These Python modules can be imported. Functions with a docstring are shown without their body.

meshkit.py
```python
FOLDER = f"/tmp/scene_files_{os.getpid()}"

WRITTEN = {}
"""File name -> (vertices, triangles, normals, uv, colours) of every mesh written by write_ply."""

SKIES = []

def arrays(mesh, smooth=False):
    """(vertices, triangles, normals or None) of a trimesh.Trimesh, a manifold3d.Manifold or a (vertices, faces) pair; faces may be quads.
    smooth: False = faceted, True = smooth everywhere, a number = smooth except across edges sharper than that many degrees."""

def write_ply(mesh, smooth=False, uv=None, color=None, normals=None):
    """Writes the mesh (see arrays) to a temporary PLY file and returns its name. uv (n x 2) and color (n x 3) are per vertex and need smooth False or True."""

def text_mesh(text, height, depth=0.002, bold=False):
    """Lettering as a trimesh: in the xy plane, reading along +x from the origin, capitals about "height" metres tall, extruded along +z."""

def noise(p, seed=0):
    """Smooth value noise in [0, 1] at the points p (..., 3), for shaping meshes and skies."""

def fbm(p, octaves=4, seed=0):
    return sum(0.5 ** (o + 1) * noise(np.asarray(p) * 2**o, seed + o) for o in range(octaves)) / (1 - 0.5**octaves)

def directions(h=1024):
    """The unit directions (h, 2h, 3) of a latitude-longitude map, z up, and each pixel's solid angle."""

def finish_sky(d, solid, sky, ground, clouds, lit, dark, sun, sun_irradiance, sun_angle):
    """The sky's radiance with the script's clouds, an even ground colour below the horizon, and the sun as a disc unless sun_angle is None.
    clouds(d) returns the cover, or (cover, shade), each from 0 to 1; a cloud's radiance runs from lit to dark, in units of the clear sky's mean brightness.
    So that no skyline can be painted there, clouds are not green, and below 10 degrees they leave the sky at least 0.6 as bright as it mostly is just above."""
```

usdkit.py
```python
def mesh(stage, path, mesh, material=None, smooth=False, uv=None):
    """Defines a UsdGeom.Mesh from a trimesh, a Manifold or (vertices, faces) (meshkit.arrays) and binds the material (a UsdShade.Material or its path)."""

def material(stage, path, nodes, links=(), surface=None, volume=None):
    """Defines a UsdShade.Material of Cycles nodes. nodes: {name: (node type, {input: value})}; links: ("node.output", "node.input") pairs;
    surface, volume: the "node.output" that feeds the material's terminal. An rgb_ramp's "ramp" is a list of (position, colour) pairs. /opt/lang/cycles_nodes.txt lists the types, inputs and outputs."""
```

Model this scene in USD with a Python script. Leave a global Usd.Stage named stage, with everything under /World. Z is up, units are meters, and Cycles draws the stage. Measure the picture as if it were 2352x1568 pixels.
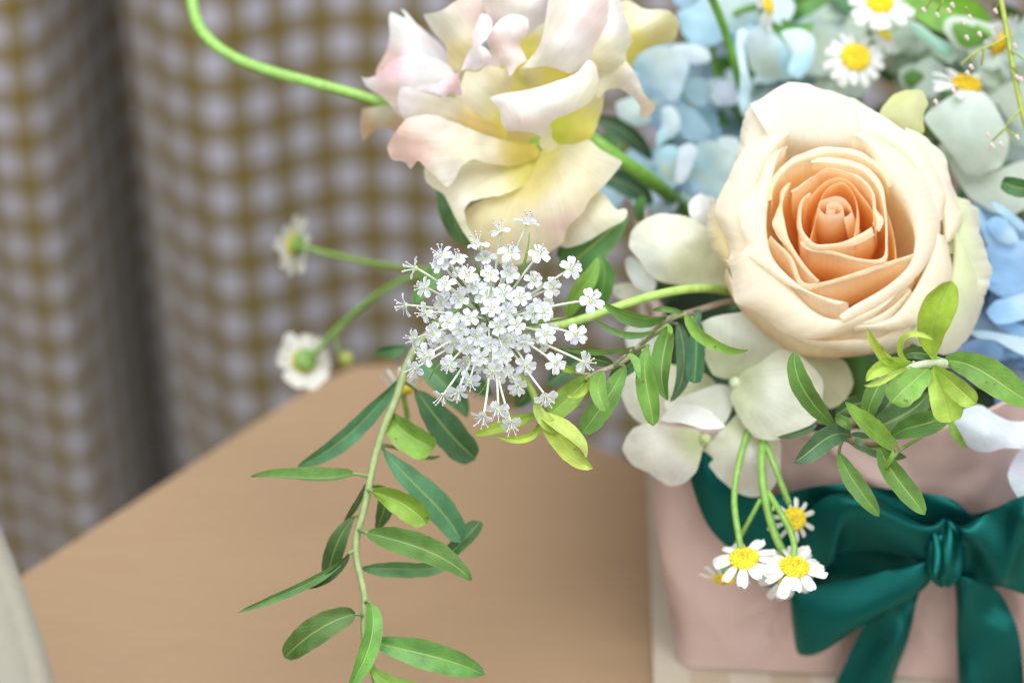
import math, random
import numpy as np
import shapely, shapely.geometry as sg
from scipy.spatial import Delaunay
from scipy.interpolate import RBFInterpolator, make_interp_spline
import trimesh, meshkit, usdkit
from pxr import Usd, UsdGeom, UsdLux, UsdShade, Gf, Vt, Sdf

stage = Usd.Stage.CreateInMemory()
UsdGeom.SetStageUpAxis(stage, 'Z'); UsdGeom.SetStageMetersPerUnit(stage, 1.0)
UsdGeom.Xform.Define(stage, '/World'); UsdGeom.Scope.Define(stage, '/World/Looks')
rng = np.random.default_rng(7)

# ------------------------------------------------------------------ camera
SENSOR, FOCAL = 22.3, 50.0
FP = FOCAL / SENSOR * 2352.0                     # focal length in units of the 2352 x 1568 view of the photograph
TH = math.radians(31.0)
CAM = np.array([0, 0, .393])
FWD = np.array([0, math.cos(TH), -math.sin(TH)]); RIGHT = np.array([1.0, 0, 0]); UP = np.array([0, math.sin(TH), math.cos(TH)])
cam = UsdGeom.Camera.Define(stage, '/World/camera')
cam.CreateHorizontalApertureAttr(SENSOR); cam.CreateFocalLengthAttr(FOCAL)
cam.CreateFStopAttr(4.2); cam.CreateFocusDistanceAttr(.526); cam.CreateExposureAttr(-.12)
cam.CreateClippingRangeAttr(Gf.Vec2f(.05, 50))
cam.AddTransformOp().Set(Gf.Matrix4d(*RIGHT, 0, *UP, 0, *(-FWD), 0, *CAM, 1))

# ------------------------------------------------------------------ lamps (indoor close-up: window light and the room's pale ceiling and walls)
def rect(name, pos, target, w, h, intensity, color):
    l = UsdLux.RectLight.Define(stage, '/World/' + name)
    l.CreateWidthAttr(w); l.CreateHeightAttr(h); l.CreateIntensityAttr(intensity); l.CreateColorAttr(Gf.Vec3f(*color))
    p, t = np.array(pos, float), np.array(target, float)
    z = (p - t) / np.linalg.norm(p - t); x = np.cross([0, 0, 1.0], z); x /= np.linalg.norm(x); y = np.cross(z, x)
    l.AddTransformOp().Set(Gf.Matrix4d(*x, 0, *y, 0, *z, 0, *p, 1))
rect('window_lamp', (.18, .0, 1.65), (.03, .54, .08), 1.6, 1.4, 5.2, (.90, .96, 1.0))
rect('ceiling_lamp', (-.1, .2, 2.3), (.0, .56, 0), 2.6, 2.4, 2.7, (.93, .97, 1.0))
rect('room_lamp', (.9, -1.1, .7), (.0, .6, .1), 2.0, 1.5, 2.7, (1.0, .97, .93))
rect('side_lamp', (-1.1, -.55, .9), (.05, .55, .0), 1.6, 1.3, 3.4, (1.0, .98, .95))

# ------------------------------------------------------------------ tracing views: pixels of an enlarged view -> the 2352 x 1568 view -> a point at a depth in metres
K = 3456 / 2352
VIEWS = dict(D=(0, 0, K ** -1), z1=(1150, 0, 1.96), z2=(2300, 0, 1.9602), z3=(2300, 250, 1.5683), z4=(1250, 650, 1.8444), z5=(700, 1250, 1.4876), z6=(1800, 950, 2.0905),
             z7=(2200, 1450, 1.836), z8=(2500, 900, 1.7427), w1=(1950, 1450, 1.836), w3=(0, 0, 1.6507), w4=(850, 650, 1.96), w5=(2000, 0, 2.09), w6=(3000, 700, 1.568), w7=(2900, 0, 3.1367), w8=(1900, 600, 2.613),
             r2=(2500, 500, 3.1354), r3=(2650, 1400, 1.7345), l1=(1250, 0, 3.1354))
def cv(z, p):
    x0, y0, s = VIEWS[z]
    p = np.asarray(p, float)
    return np.stack([(x0 + p[..., 0] / s) / K, (y0 + p[..., 1] / s) / K], -1) if z != 'D' else p[..., :2].copy()
def at(xy, d):
    xy = np.asarray(xy, float); d = np.asarray(d, float)[..., None]
    return CAM + d * (FWD + (xy[..., :1] - 1176) / FP * RIGHT - (xy[..., 1:2] - 784) / FP * UP)
def P(z, x, y, d): return at(cv(z, (x, y)), d)
PX = .54 / FP                                     # metres per view pixel at the flowers

# ------------------------------------------------------------------ materials
def M(name, nodes, links, surface): return usdkit.material(stage, '/World/Looks/' + name, nodes, links, surface=surface)
def petal_mat(name, trans=.35, rough=.5, spec=.3, bump=.12, vein=0.0, veins=45, mottled=.10, scale=260):
    return M(name, {
        'a': ('attribute', {'attribute': 'tint'}), 'g': ('texture_coordinate', {}),
        'n': ('noise_texture', {'scale': scale, 'detail': 4, 'roughness': .6}), 'nr': ('map_range', {'from_min': .3, 'from_max': .7, 'to_min': 1 - mottled, 'to_max': 1 + mottled * .5}),
        'm': ('vector_math', {'math_type': 'scale'}),
        'uv': ('uvmap', {'attribute': 'st'}), 'mp': ('mapping', {'scale': (1.2, veins, 1)}), 'vn': ('noise_texture', {'scale': 1.0, 'detail': 3, 'roughness': .6, 'distortion': .3}), 'vr': ('map_range', {'from_min': .3, 'from_max': .7, 'to_min': 1 - vein, 'to_max': 1 + vein * .5}), 'mv': ('math', {'math_type': 'multiply'}),
        'hs': ('math', {'math_type': 'multiply_add', 'value2': .35}), 'n2': ('noise_texture', {'scale': scale * 5, 'detail': 3}), 'b': ('bump', {'strength': bump, 'distance': .0006}),
        'p': ('principled_bsdf', {'roughness': rough, 'specular_ior_level': spec, 'sheen_weight': .08}), 't': ('translucent_bsdf', {}), 'x': ('mix_closure', {'fac': trans})},
        [('g.object', 'n.vector'), ('g.object', 'n2.vector'), ('n.fac', 'nr.value'), ('a.color', 'm.vector1'), ('nr.result', 'mv.value1'), ('uv.UV', 'mp.vector'), ('mp.vector', 'vn.vector'), ('vn.fac', 'vr.value'), ('vr.result', 'mv.value2'), ('mv.value', 'm.scale'), ('n2.fac', 'hs.value1'), ('vn.fac', 'hs.value3'), ('hs.value', 'b.height'), ('b.normal', 'p.normal'),
         ('m.vector', 'p.base_color'), ('m.vector', 't.color'), ('p.BSDF', 'x.closure1'), ('t.BSDF', 'x.closure2')], 'x.closure')
def leaf_mat(name, trans=.3, rough=.5):
    return M(name, {
        'a': ('attribute', {'attribute': 'tint'}), 'uv': ('uvmap', {'attribute': 'st'}), 's': ('separate_xyz', {}), 'g': ('texture_coordinate', {}), 'geo': ('geometry', {}),
        'v0': ('math', {'math_type': 'subtract', 'value2': .5}), 'v1': ('math', {'math_type': 'absolute'}),
        'mid': ('map_range', {'from_min': .012, 'from_max': .05, 'to_min': 1, 'to_max': 0, 'clamp': True}),
        'k1': ('math', {'math_type': 'multiply', 'value2': 11}), 'k2': ('math', {'math_type': 'multiply', 'value2': -7}), 'k3': ('math', {'math_type': 'add'}), 'k4': ('math', {'math_type': 'pingpong', 'value2': .5}),
        'side': ('map_range', {'from_min': 0, 'from_max': .09, 'to_min': .22, 'to_max': 0, 'clamp': True}),
        'vein': ('math', {'math_type': 'maximum'}),
        'n': ('noise_texture', {'scale': 170, 'detail': 4, 'roughness': .62}), 'nr': ('map_range', {'from_min': .3, 'from_max': .7, 'to_min': .72, 'to_max': 1.22}), 'm': ('vector_math', {'math_type': 'scale'}),
        'sn': ('noise_texture', {'scale': 420, 'detail': 2}), 'sm': ('map_range', {'from_min': .70, 'from_max': .76, 'to_min': 0, 'to_max': .7, 'clamp': True}), 'cs': ('mix_color', {'b': (.13, .08, .03)}),
        'edge': ('map_range', {'from_min': .44, 'from_max': .5, 'to_min': 0, 'to_max': .35, 'clamp': True}), 'ce': ('mix_color', {'b': (.30, .22, .07)}),
        'vf': ('math', {'math_type': 'multiply', 'value2': .5}), 'c': ('mix_color', {'b': (.42, .52, .16)}), 'ba': ('mix_color', {'b': (.17, .33, .20)}), 'bf': ('math', {'math_type': 'multiply', 'value2': .6}),
        'h': ('math', {'math_type': 'multiply_add', 'value2': -.7}), 'b': ('bump', {'strength': .5, 'distance': .0004}),
        'p': ('principled_bsdf', {'roughness': rough, 'specular_ior_level': .42, 'sheen_weight': .1}), 't': ('translucent_bsdf', {}), 'tc': ('mix_color', {'blend_type': 'multiply', 'fac': 1.0, 'b': (1.5, 1.5, .55), 'use_clamp': False}), 'x': ('mix_closure', {'fac': trans})},
        [('uv.UV', 's.vector'), ('s.y', 'v0.value1'), ('v0.value', 'v1.value1'), ('v1.value', 'mid.value'), ('s.x', 'k1.value1'), ('v1.value', 'k2.value1'), ('k1.value', 'k3.value1'), ('k2.value', 'k3.value2'), ('k3.value', 'k4.value1'), ('k4.value', 'side.value'),
         ('mid.result', 'vein.value1'), ('side.result', 'vein.value2'), ('g.object', 'n.vector'), ('n.fac', 'nr.value'), ('a.color', 'm.vector1'), ('nr.result', 'm.scale'), ('v1.value', 'edge.value'),
         ('g.object', 'sn.vector'), ('sn.fac', 'sm.value'), ('sm.result', 'cs.fac'), ('m.vector', 'cs.a'), ('cs.result', 'ce.a'), ('edge.result', 'ce.fac'), ('vein.value', 'vf.value1'), ('ce.result', 'c.a'), ('vf.value', 'c.fac'), ('c.result', 'ba.a'), ('geo.backfacing', 'bf.value1'), ('bf.value', 'ba.fac'),
         ('vein.value', 'h.value1'), ('n.fac', 'h.value3'), ('h.value', 'b.height'), ('b.normal', 'p.normal'), ('ba.result', 'p.base_color'), ('ba.result', 'tc.a'), ('tc.result', 't.color'), ('p.BSDF', 'x.closure1'), ('t.BSDF', 'x.closure2')], 'x.closure')
def plain_mat(name, rough=.5, spec=.4, scale=300, var=.15, bump=.2, trans=0.0, sheen=0.0):
    nodes = {'a': ('attribute', {'attribute': 'tint'}), 'g': ('texture_coordinate', {}), 'n': ('noise_texture', {'scale': scale, 'detail': 4}), 'nr': ('map_range', {'from_min': .3, 'from_max': .7, 'to_min': 1 - var, 'to_max': 1 + var}),
             'm': ('vector_math', {'math_type': 'scale'}), 'b': ('bump', {'strength': bump, 'distance': .0005}), 'p': ('principled_bsdf', {'roughness': rough, 'specular_ior_level': spec, 'sheen_weight': sheen}), 't': ('translucent_bsdf', {}), 'x': ('mix_closure', {'fac': trans})}
    return M(name, nodes, [('g.object', 'n.vector'), ('n.fac', 'nr.value'), ('a.color', 'm.vector1'), ('nr.result', 'm.scale'), ('n.fac', 'b.height'), ('b.normal', 'p.normal'), ('m.vector', 'p.base_color'), ('m.vector', 't.color'), ('p.BSDF', 'x.closure1'), ('t.BSDF', 'x.closure2')], 'x.closure')

PETAL = petal_mat('petal'); ROSE = petal_mat('rose_petal', trans=.52, rough=.55, spec=.2, bump=.30, mottled=.05, vein=.06, veins=70); LIS = petal_mat('lisianthus_petal', trans=.52, rough=.5, spec=.22, bump=.35, mottled=.05, vein=.07, veins=60)
HYD = petal_mat('hydrangea_petal', trans=.5, rough=.5, spec=.22, mottled=.07, bump=.3, vein=.045, veins=30); LACE = petal_mat('lace_petal', trans=.42, rough=.5, scale=900, mottled=.12, bump=.2)
LEAF = leaf_mat('leaf'); STEM = plain_mat('stem', rough=.45, scale=500, trans=.12); DISC = plain_mat('flower_disc', rough=.6, scale=1500, var=.25, bump=.6)
SATIN = M('satin', {'a': ('attribute', {'attribute': 'tint'}), 'uv': ('uvmap', {'attribute': 'st'}), 'mp': ('mapping', {'scale': (4, 50, 1)}), 'n': ('noise_texture', {'scale': 9, 'detail': 5, 'roughness': .7}), 'b': ('bump', {'strength': .22, 'distance': .0003}),
                    'p': ('principled_bsdf', {'roughness': .38, 'metallic': .72, 'specular_ior_level': .5, 'specular_tint': (.5, 1, .9)})},
          [('uv.UV', 'mp.vector'), ('mp.vector', 'n.vector'), ('n.fac', 'b.height'), ('b.normal', 'p.normal'), ('a.color', 'p.base_color')], 'p.BSDF')
PAPER = plain_mat('wrapping_paper', rough=.42, spec=.45, scale=60, var=.05, bump=.15, sheen=.1)
WOOD = M('table_wood', {'g': ('texture_coordinate', {}), 'mp': ('mapping', {'scale': (14, 60, 14), 'rotation': (0, 0, .6)}), 'n': ('noise_texture', {'scale': 3, 'detail': 6, 'roughness': .6}),
                        'r': ('rgb_ramp', {'ramp': [(.25, (.325, .212, .124)), (.75, (.345, .228, .134))]}), 'b': ('bump', {'strength': .1, 'distance': .001}), 'p': ('principled_bsdf', {'roughness': .55, 'specular_ior_level': .35})},
         [('g.object', 'mp.vector'), ('mp.vector', 'n.vector'), ('n.fac', 'r.fac'), ('n.fac', 'b.height'), ('b.normal', 'p.normal'), ('r.color', 'p.base_color')], 'p.BSDF')
def check_mat(name, light, dark, lo, hi, rough=.85):
    nodes = {'uv': ('uvmap', {'attribute': 'st'}), 's': ('separate_xyz', {}), 'w': ('noise_texture', {'scale': 900, 'detail': 2}), 'b': ('bump', {'strength': .4, 'distance': .0008}), 'p': ('principled_bsdf', {'roughness': rough, 'specular_ior_level': .15, 'sheen_weight': .2}), 'c': ('mix_color', {'a': light, 'b': dark}),
             'f': ('math', {'math_type': 'maximum'}), 'both': ('math', {'math_type': 'multiply'}), 'hi': ('math', {'math_type': 'multiply', 'value2': hi - lo}), 'lo': ('math', {'math_type': 'multiply', 'value2': lo}), 'sum': ('math', {'math_type': 'add'}), 'tc': ('texture_coordinate', {}), 't': ('translucent_bsdf', {}), 'x': ('mix_closure', {'fac': .12})}
    links = [('uv.UV', 's.vector'), ('tc.object', 'w.vector'), ('w.fac', 'b.height'), ('b.normal', 'p.normal'), ('f.value', 'lo.value1'), ('both.value', 'hi.value1'), ('lo.value', 'sum.value1'), ('hi.value', 'sum.value2'), ('sum.value', 'c.fac'), ('c.result', 'p.base_color'), ('c.result', 't.color'), ('p.BSDF', 'x.closure1'), ('t.BSDF', 'x.closure2')]
    for k in 'xy':
        nodes['f' + k] = ('math', {'math_type': 'fraction'}); nodes['t' + k] = ('math', {'math_type': 'greater_than', 'value2': .5})
        links += [('s.' + k, f'f{k}.value1'), (f'f{k}.value', f't{k}.value1'), (f't{k}.value', 'f.value' + '12'['xy'.index(k)]), (f't{k}.value', 'both.value' + '12'['xy'.index(k)])]
    return M(name, nodes, links, 'x.closure')
GINGHAM = check_mat('gingham_cloth', (.52, .50, .58), (.20, .138, .018), .74, .98)
MATCLOTH = check_mat('placemat_cloth', (.56, .49, .39), (.42, .31, .2), .12, .6)
CREAM = plain_mat('cream_upholstery', rough=.8, spec=.2, scale=400, var=.04, bump=.3, sheen=.2)

# ------------------------------------------------------------------ things and parts
used, base_of = {}, {'/World': np.zeros(3)}
def numbered(parent, name):
    k = parent + '/' + name
    n = used.get(k, 0); used[k] = n + 1
    return k if n == 0 else f'{k}_{n:03d}'
def tag(prim, **kw):
    for k, v in kw.items():
        if v: prim.SetCustomDataByKey(k, v)
def thing(name, label, category, base, group=None):
    path = numbered('/World', name)
    x = UsdGeom.Xform.Define(stage, path); x.AddTranslateOp().Set(Gf.Vec3d(*map(float, base)))
    base_of[path] = np.asarray(base, float)
    tag(x.GetPrim(), label=label, category=category, group=group)
    return path
def put(parent, name, mesh, mat, tint=None, label=None, smooth=True, **kw):
    V, Fc = np.asarray(mesh[0], float), np.asarray(mesh[1], int)
    uv = mesh[2] if len(mesh) > 2 else None
    if len(mesh) > 3 and mesh[3] is not None: tint = mesh[3]
    path = numbered(parent, name); b = base_of[parent]; base_of[path] = b
    m = usdkit.mesh(stage, path, (V - b, Fc), mat, smooth=smooth, uv=uv)
    if tint is not None:
        t = np.asarray(tint, float)
        if t.ndim == 1: UsdGeom.PrimvarsAPI(m).CreatePrimvar('tint', Sdf.ValueTypeNames.Color3fArray, 'constant').Set(Vt.Vec3fArray([Gf.Vec3f(*map(float, t))]))
        else: UsdGeom.PrimvarsAPI(m).CreatePrimvar('tint', Sdf.ValueTypeNames.Color3fArray, 'vertex').Set(Vt.Vec3fArray.FromNumpy(t.astype(np.float32)))
    m.CreateDoubleSidedAttr(True)
    tag(m.GetPrim(), label=label, **kw)
    return path
def joined(*ms):
    V, Fc, T, n = [], [], [], 0
    for m in ms:
        V.append(m[0]); Fc.append(np.asarray(m[1]) + n); n += len(m[0])
        T.append(np.broadcast_to(m[3], (len(m[0]), 3)) if len(m) > 3 and m[3] is not None else np.zeros((len(m[0]), 3)))
    return np.vstack(V), np.vstack(Fc), None, np.vstack(T)

# ------------------------------------------------------------------ shape makers
def resample(p, n, closed=False, k=3):
    p = np.asarray(p, float)
    if closed: p = np.vstack([p[-2:], p, p[:3]])
    t = np.concatenate([[0], np.cumsum(np.maximum(np.linalg.norm(np.diff(p[:, :2], axis=0), axis=1), 1e-9) ** .7)])
    s = make_interp_spline(t, p, k=min(k, len(p) - 1))
    lo, hi = (t[2], t[-3]) if closed else (t[0], t[-1])
    return s(np.linspace(lo, hi, n, endpoint=not closed))
def grid_faces(nr, nc, wrap=False):
    i, j = np.meshgrid(np.arange(nr - 1), np.arange(nc if wrap else nc - 1), indexing='ij')
    a, b = i * nc + j, i * nc + (j + 1) % nc
    c, d = (i + 1) * nc + (j + 1) % nc, (i + 1) * nc + j
    q = np.stack([a, b, c, d], -1).reshape(-1, 4)
    return np.vstack([q[:, [0, 1, 2]], q[:, [0, 2, 3]]])
def facing(V, Fc):
    n = np.cross(V[Fc[:, 1]] - V[Fc[:, 0]], V[Fc[:, 2]] - V[Fc[:, 0]])
    return Fc if (n * (CAM - V[Fc[:, 0]])).sum() > 0 else Fc[:, ::-1]
def mix_tints(xy, tints):
    """pigment of a petal: colours given at places on it, blended smoothly between"""
    q = np.array([t[:2] for t in tints], float); c = np.array([t[2] for t in tints], float)
    w = 1 / (((xy[:, None] - q[None]) ** 2).sum(-1) + 150) ** 1.5
    return (w[..., None] * c[None]).sum(1) / w.sum(1)[:, None]
def blob(z, outline, d, dpts=(), cup=0.0, tints=((0, 0, (.8, .8, .8)),), ruf=.35, step=11, seed=0, jag=1.2, root=None, flat=.62):
    """a petal or broad leaf from its outline, its depth shaped by the offsets (mm) in dpts, rounded by cup (mm)"""
    o = cv(z, outline); per = np.linalg.norm(np.diff(np.vstack([o, o[:1]]), axis=0), axis=1).sum()
    n = max(24, int(per / (step * .75)))
    o = .5 * resample(o, n, closed=True) + .5 * resample(o, n, closed=True, k=1)
    nz = meshkit.fbm(np.c_[o / 26, np.full(n, seed * 3.7)], 3, seed) - .5
    tg = np.roll(o, -1, 0) - np.roll(o, 1, 0); tg /= np.linalg.norm(tg, axis=1, keepdims=True) + 1e-9
    o = o + np.c_[tg[:, 1], -tg[:, 0]] * (nz * jag * 3)[:, None]
    poly = sg.Polygon(o).buffer(0)
    if poly.geom_type != 'Polygon': poly = max(poly.geoms, key=lambda g: g.area)
    o = np.array(poly.exterior.coords)[:-1]
    x0, y0, x1, y1 = poly.bounds
    gx, gy = np.meshgrid(np.arange(x0, x1, step), np.arange(y0, y1, step * .87))
    gx[1::2] += step / 2
    g = np.c_[gx.ravel(), gy.ravel()]
    inner = poly.buffer(-step * .45)
    g = g[shapely.contains_xy(inner, g[:, 0], g[:, 1])] if not inner.is_empty else g[:0]
    q = np.vstack([o, g])
    tri = Delaunay(q).simplices
    c = q[tri].mean(1); tri = tri[shapely.contains_xy(poly.buffer(.3), c[:, 0], c[:, 1])]
    a2 = np.abs(np.cross(q[tri[:, 1]] - q[tri[:, 0]], q[tri[:, 2]] - q[tri[:, 0]])); tri = tri[a2 > 1e-3]
    off = np.zeros(len(q))
    if len(dpts) >= 3:
        dp = np.array([(*cv(z, p[:2]), p[2]) for p in dpts])
        off = RBFInterpolator(dp[:, :2], dp[:, 2], kernel='thin_plate_spline', smoothing=.5)(q) * flat
    dist = shapely.distance(poly.exterior, shapely.points(q)); dm = max(dist.max(), 1)
    off = off - .55 * cup * (1 - (1 - np.clip(dist / dm, 0, 1)) ** 2 - .5)
    off = off + ruf * 4 * (meshkit.fbm(np.c_[q / 55, np.full(len(q), seed * 1.3 + .5)], 3, seed + 9) - .5) * (1.4 - dist / dm)
    V = at(q, d + off / 1000)
    tt = [(*cv(z, t[:2]), t[2]) for t in tints]
    used_pts = np.unique(tri); remap = -np.ones(len(q), int); remap[used_pts] = np.arange(len(used_pts))
    V, q, tri = V[used_pts], q[used_pts], remap[tri]
    b = q[np.argmax(off[used_pts])] if root is None else cv(z, root)
    away = q.mean(0) - b; b = b - away * .25; rel = q - b; m0 = math.atan2(away[1], away[0])
    uv = np.c_[np.linalg.norm(rel, axis=1) / 200, ((np.arctan2(rel[:, 1], rel[:, 0]) - m0 + np.pi) % (2 * np.pi) - np.pi) / 2.2]
    return V, facing(V, tri), uv, mix_tints(q, tt)
def patch(rows, nr=40, nc=40):
    """a spline sheet through rows of points in space"""
    R = np.array([resample(r, nc) for r in rows])
    u = np.linspace(0, 1, len(R)); G = make_interp_spline(u, R, k=min(3, len(R) - 1))(np.linspace(0, 1, nr))
    V = G.reshape(-1, 3); Fc = grid_faces(nr, nc)
    uu, vv = np.meshgrid(np.linspace(0, 1, nr), np.linspace(0, 1, nc), indexing='ij')
    return V, facing(V, Fc), np.c_[uu.ravel(), vv.ravel()]
def leaf(z, spine, w, d, roll=0., fold=.28, shape=(.62, .75), tint=(.1, .2, .05), curl=0., wave=.35, seed=0, nu=22, nv=9):
    """a leaf along a spine; w is its whole width in pixels of the view, d its depth at base and tip"""
    s = resample(cv(z, spine), nu) if len(spine) > 2 else np.linspace(*cv(z, spine), nu)
    d0, d1 = d if np.ndim(d) else (d, d)
    u = np.linspace(0, 1, nu)
    bow = np.sin(u * np.pi) * -.0022
    C = at(s, d0 + (d1 - d0) * u + bow)
    T = np.gradient(C, axis=0); T /= np.linalg.norm(T, axis=1, keepdims=True)
    N = CAM - C; N -= (N * T).sum(1, keepdims=True) * T; N /= np.linalg.norm(N, axis=1, keepdims=True)
    B = np.cross(T, N); r = math.radians(roll) + curl * (u - .5)
    B, N = np.cos(r)[:, None] * B + np.sin(r)[:, None] * N, np.cos(r)[:, None] * N - np.sin(r)[:, None] * B
    a, b = shape
    prof = u ** a * (1 - u) ** b; prof = prof / prof.max(); prof = np.maximum(prof, .035)
    half = w / VIEWS[z][2] / K * PX / 2 if z != 'D' else w * PX / 2
    v = np.linspace(-1, 1, nv)
    nse = (meshkit.fbm(np.stack(np.broadcast_arrays(u[:, None] * 5, v[None] * 1.2, seed * 1.7 + .3), -1), 3, seed) - .5)
    hgt = (np.abs(v)[None] * fold + .35 * fold * v[None] ** 2) * half * prof[:, None] + nse * wave * half * np.abs(v)[None] * 1.2
    ed = 1 + .10 * (meshkit.noise(np.stack([u * 17, u * 0 + seed, u * 0], -1), seed) - .5)[:, None] * np.abs(v)[None] ** 4
    V = C[:, None] + B[:, None] * (v[None] * half * prof[:, None] * ed)[..., None] + N[:, None] * hgt[..., None]
    V = V.reshape(-1, 3); Fc = grid_faces(nu, nv)
    n = np.cross(V[Fc[:, 1]] - V[Fc[:, 0]], V[Fc[:, 2]] - V[Fc[:, 0]])
    Nf = np.repeat(N, nv, 0)[Fc[:, 0]]
    if (n * Nf).sum() < 0: Fc = Fc[:, ::-1]
    uu, vv = np.meshgrid(u, (v + 1) / 2, indexing='ij')
    rr = np.random.default_rng(seed + 100)
    t = np.asarray(tint) * rr.uniform(.9, 1.12)
    return V, Fc, np.c_[uu.ravel(), vv.ravel()], np.broadcast_to(t, (len(V), 3))
def tube(pts, rad, sides=8, n=None, smooth=True):
    p = np.asarray(pts, float); n = n or max(4, 6 * len(p))
    C = resample3(p, n) if smooth and len(p) > 2 else np.array([p[0] + (p[-1] - p[0]) * t for t in np.linspace(0, 1, n)])
    r = np.interp(np.linspace(0, 1, n), np.linspace(0, 1, np.size(rad)), np.atleast_1d(rad)) if np.size(rad) > 1 else np.full(n, float(np.ravel(rad)[0]))
    T = np.gradient(C, axis=0); T /= np.linalg.norm(T, axis=1, keepdims=True) + 1e-12
    A = np.cross(T, [.31, .2, .93]); A /= np.linalg.norm(A, axis=1, keepdims=True) + 1e-12
    Bn = np.cross(T, A); an = np.arange(sides) / sides * 2 * np.pi
    V = C[:, None] + r[:, None, None] * (np.cos(an)[None, :, None] * A[:, None] + np.sin(an)[None, :, None] * Bn[:, None])
    Fc = grid_faces(n, sides, True)
    V = np.vstack([V.reshape(-1, 3), C[:1], C[-1:]]); m = n * sides
    j = np.arange(sides); k = (j + 1) % sides
    Fc = np.vstack([Fc, np.c_[k, j, np.full(sides, m)], np.c_[(n - 1) * sides + j, (n - 1) * sides + k, np.full(sides, m + 1)]])
    return V, Fc[:, ::-1]
def resample3(p, n):
    t = np.concatenate([[0], np.cumsum(np.linalg.norm(np.diff(p, axis=0), axis=1) + 1e-9)])
    return make_interp_spline(t, p, k=min(3, len(p) - 1))(np.linspace(0, t[-1], n))
def line(z, pts, d):
    d = np.broadcast_to(np.asarray(d, float), (len(pts),)) if np.ndim(d) == 0 or len(d) == len(pts) else np.interp(np.linspace(0, 1, len(pts)), np.linspace(0, 1, len(d)), d)
    return at(cv(z, pts), d)
def frame(n):
    n = np.asarray(n, float); n = n / np.linalg.norm(n)
    a = np.cross(n, [.12, .3, .95]); a /= np.linalg.norm(a)
    return a, np.cross(n, a), n
def ball(c, r, sub=1):
    m = trimesh.creation.icosphere(sub, 1.0)
    return m.vertices * r + c, m.faces
def cam_dir(right, up, toward):
    """a direction from how far it points right, up and toward the camera in the picture"""
    v = right * RIGHT + up * UP - toward * FWD
    return v / np.linalg.norm(v)
def petal_sheet(c, e, side, n, length, width, lift=.2, tipcurl=-.3, cup=.15, shape=(.7, .3), nu=9, nv=5, notch=0.0, seed=0):
    """a small petal leaving c along e, width along side, n its upper side"""
    u = np.linspace(0, 1, nu); v = np.linspace(-1, 1, nv)
    prof = u ** shape[0] * (1.02 - u) ** shape[1]; prof = np.maximum(prof / prof.max(), .12)
    rr = np.random.default_rng(seed)
    hh = lift * u + tipcurl * u ** 2
    al = u[:, None] * (1 - notch * (1 - np.abs(v)[None]) * u[:, None] ** 6 - .10 * v[None] ** 2 * u[:, None])
    V = c + e * (al * length)[..., None] + side * (v[None] * prof[:, None] * width / 2)[..., None] + n * ((hh[:, None] + cup * v[None] ** 2 * prof[:, None] * width / length + .05 * rr.normal(size=(1, nv)) * u[:, None]) * length)[..., None]
    return V.reshape(-1, 3), grid_faces(nu, nv)

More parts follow.
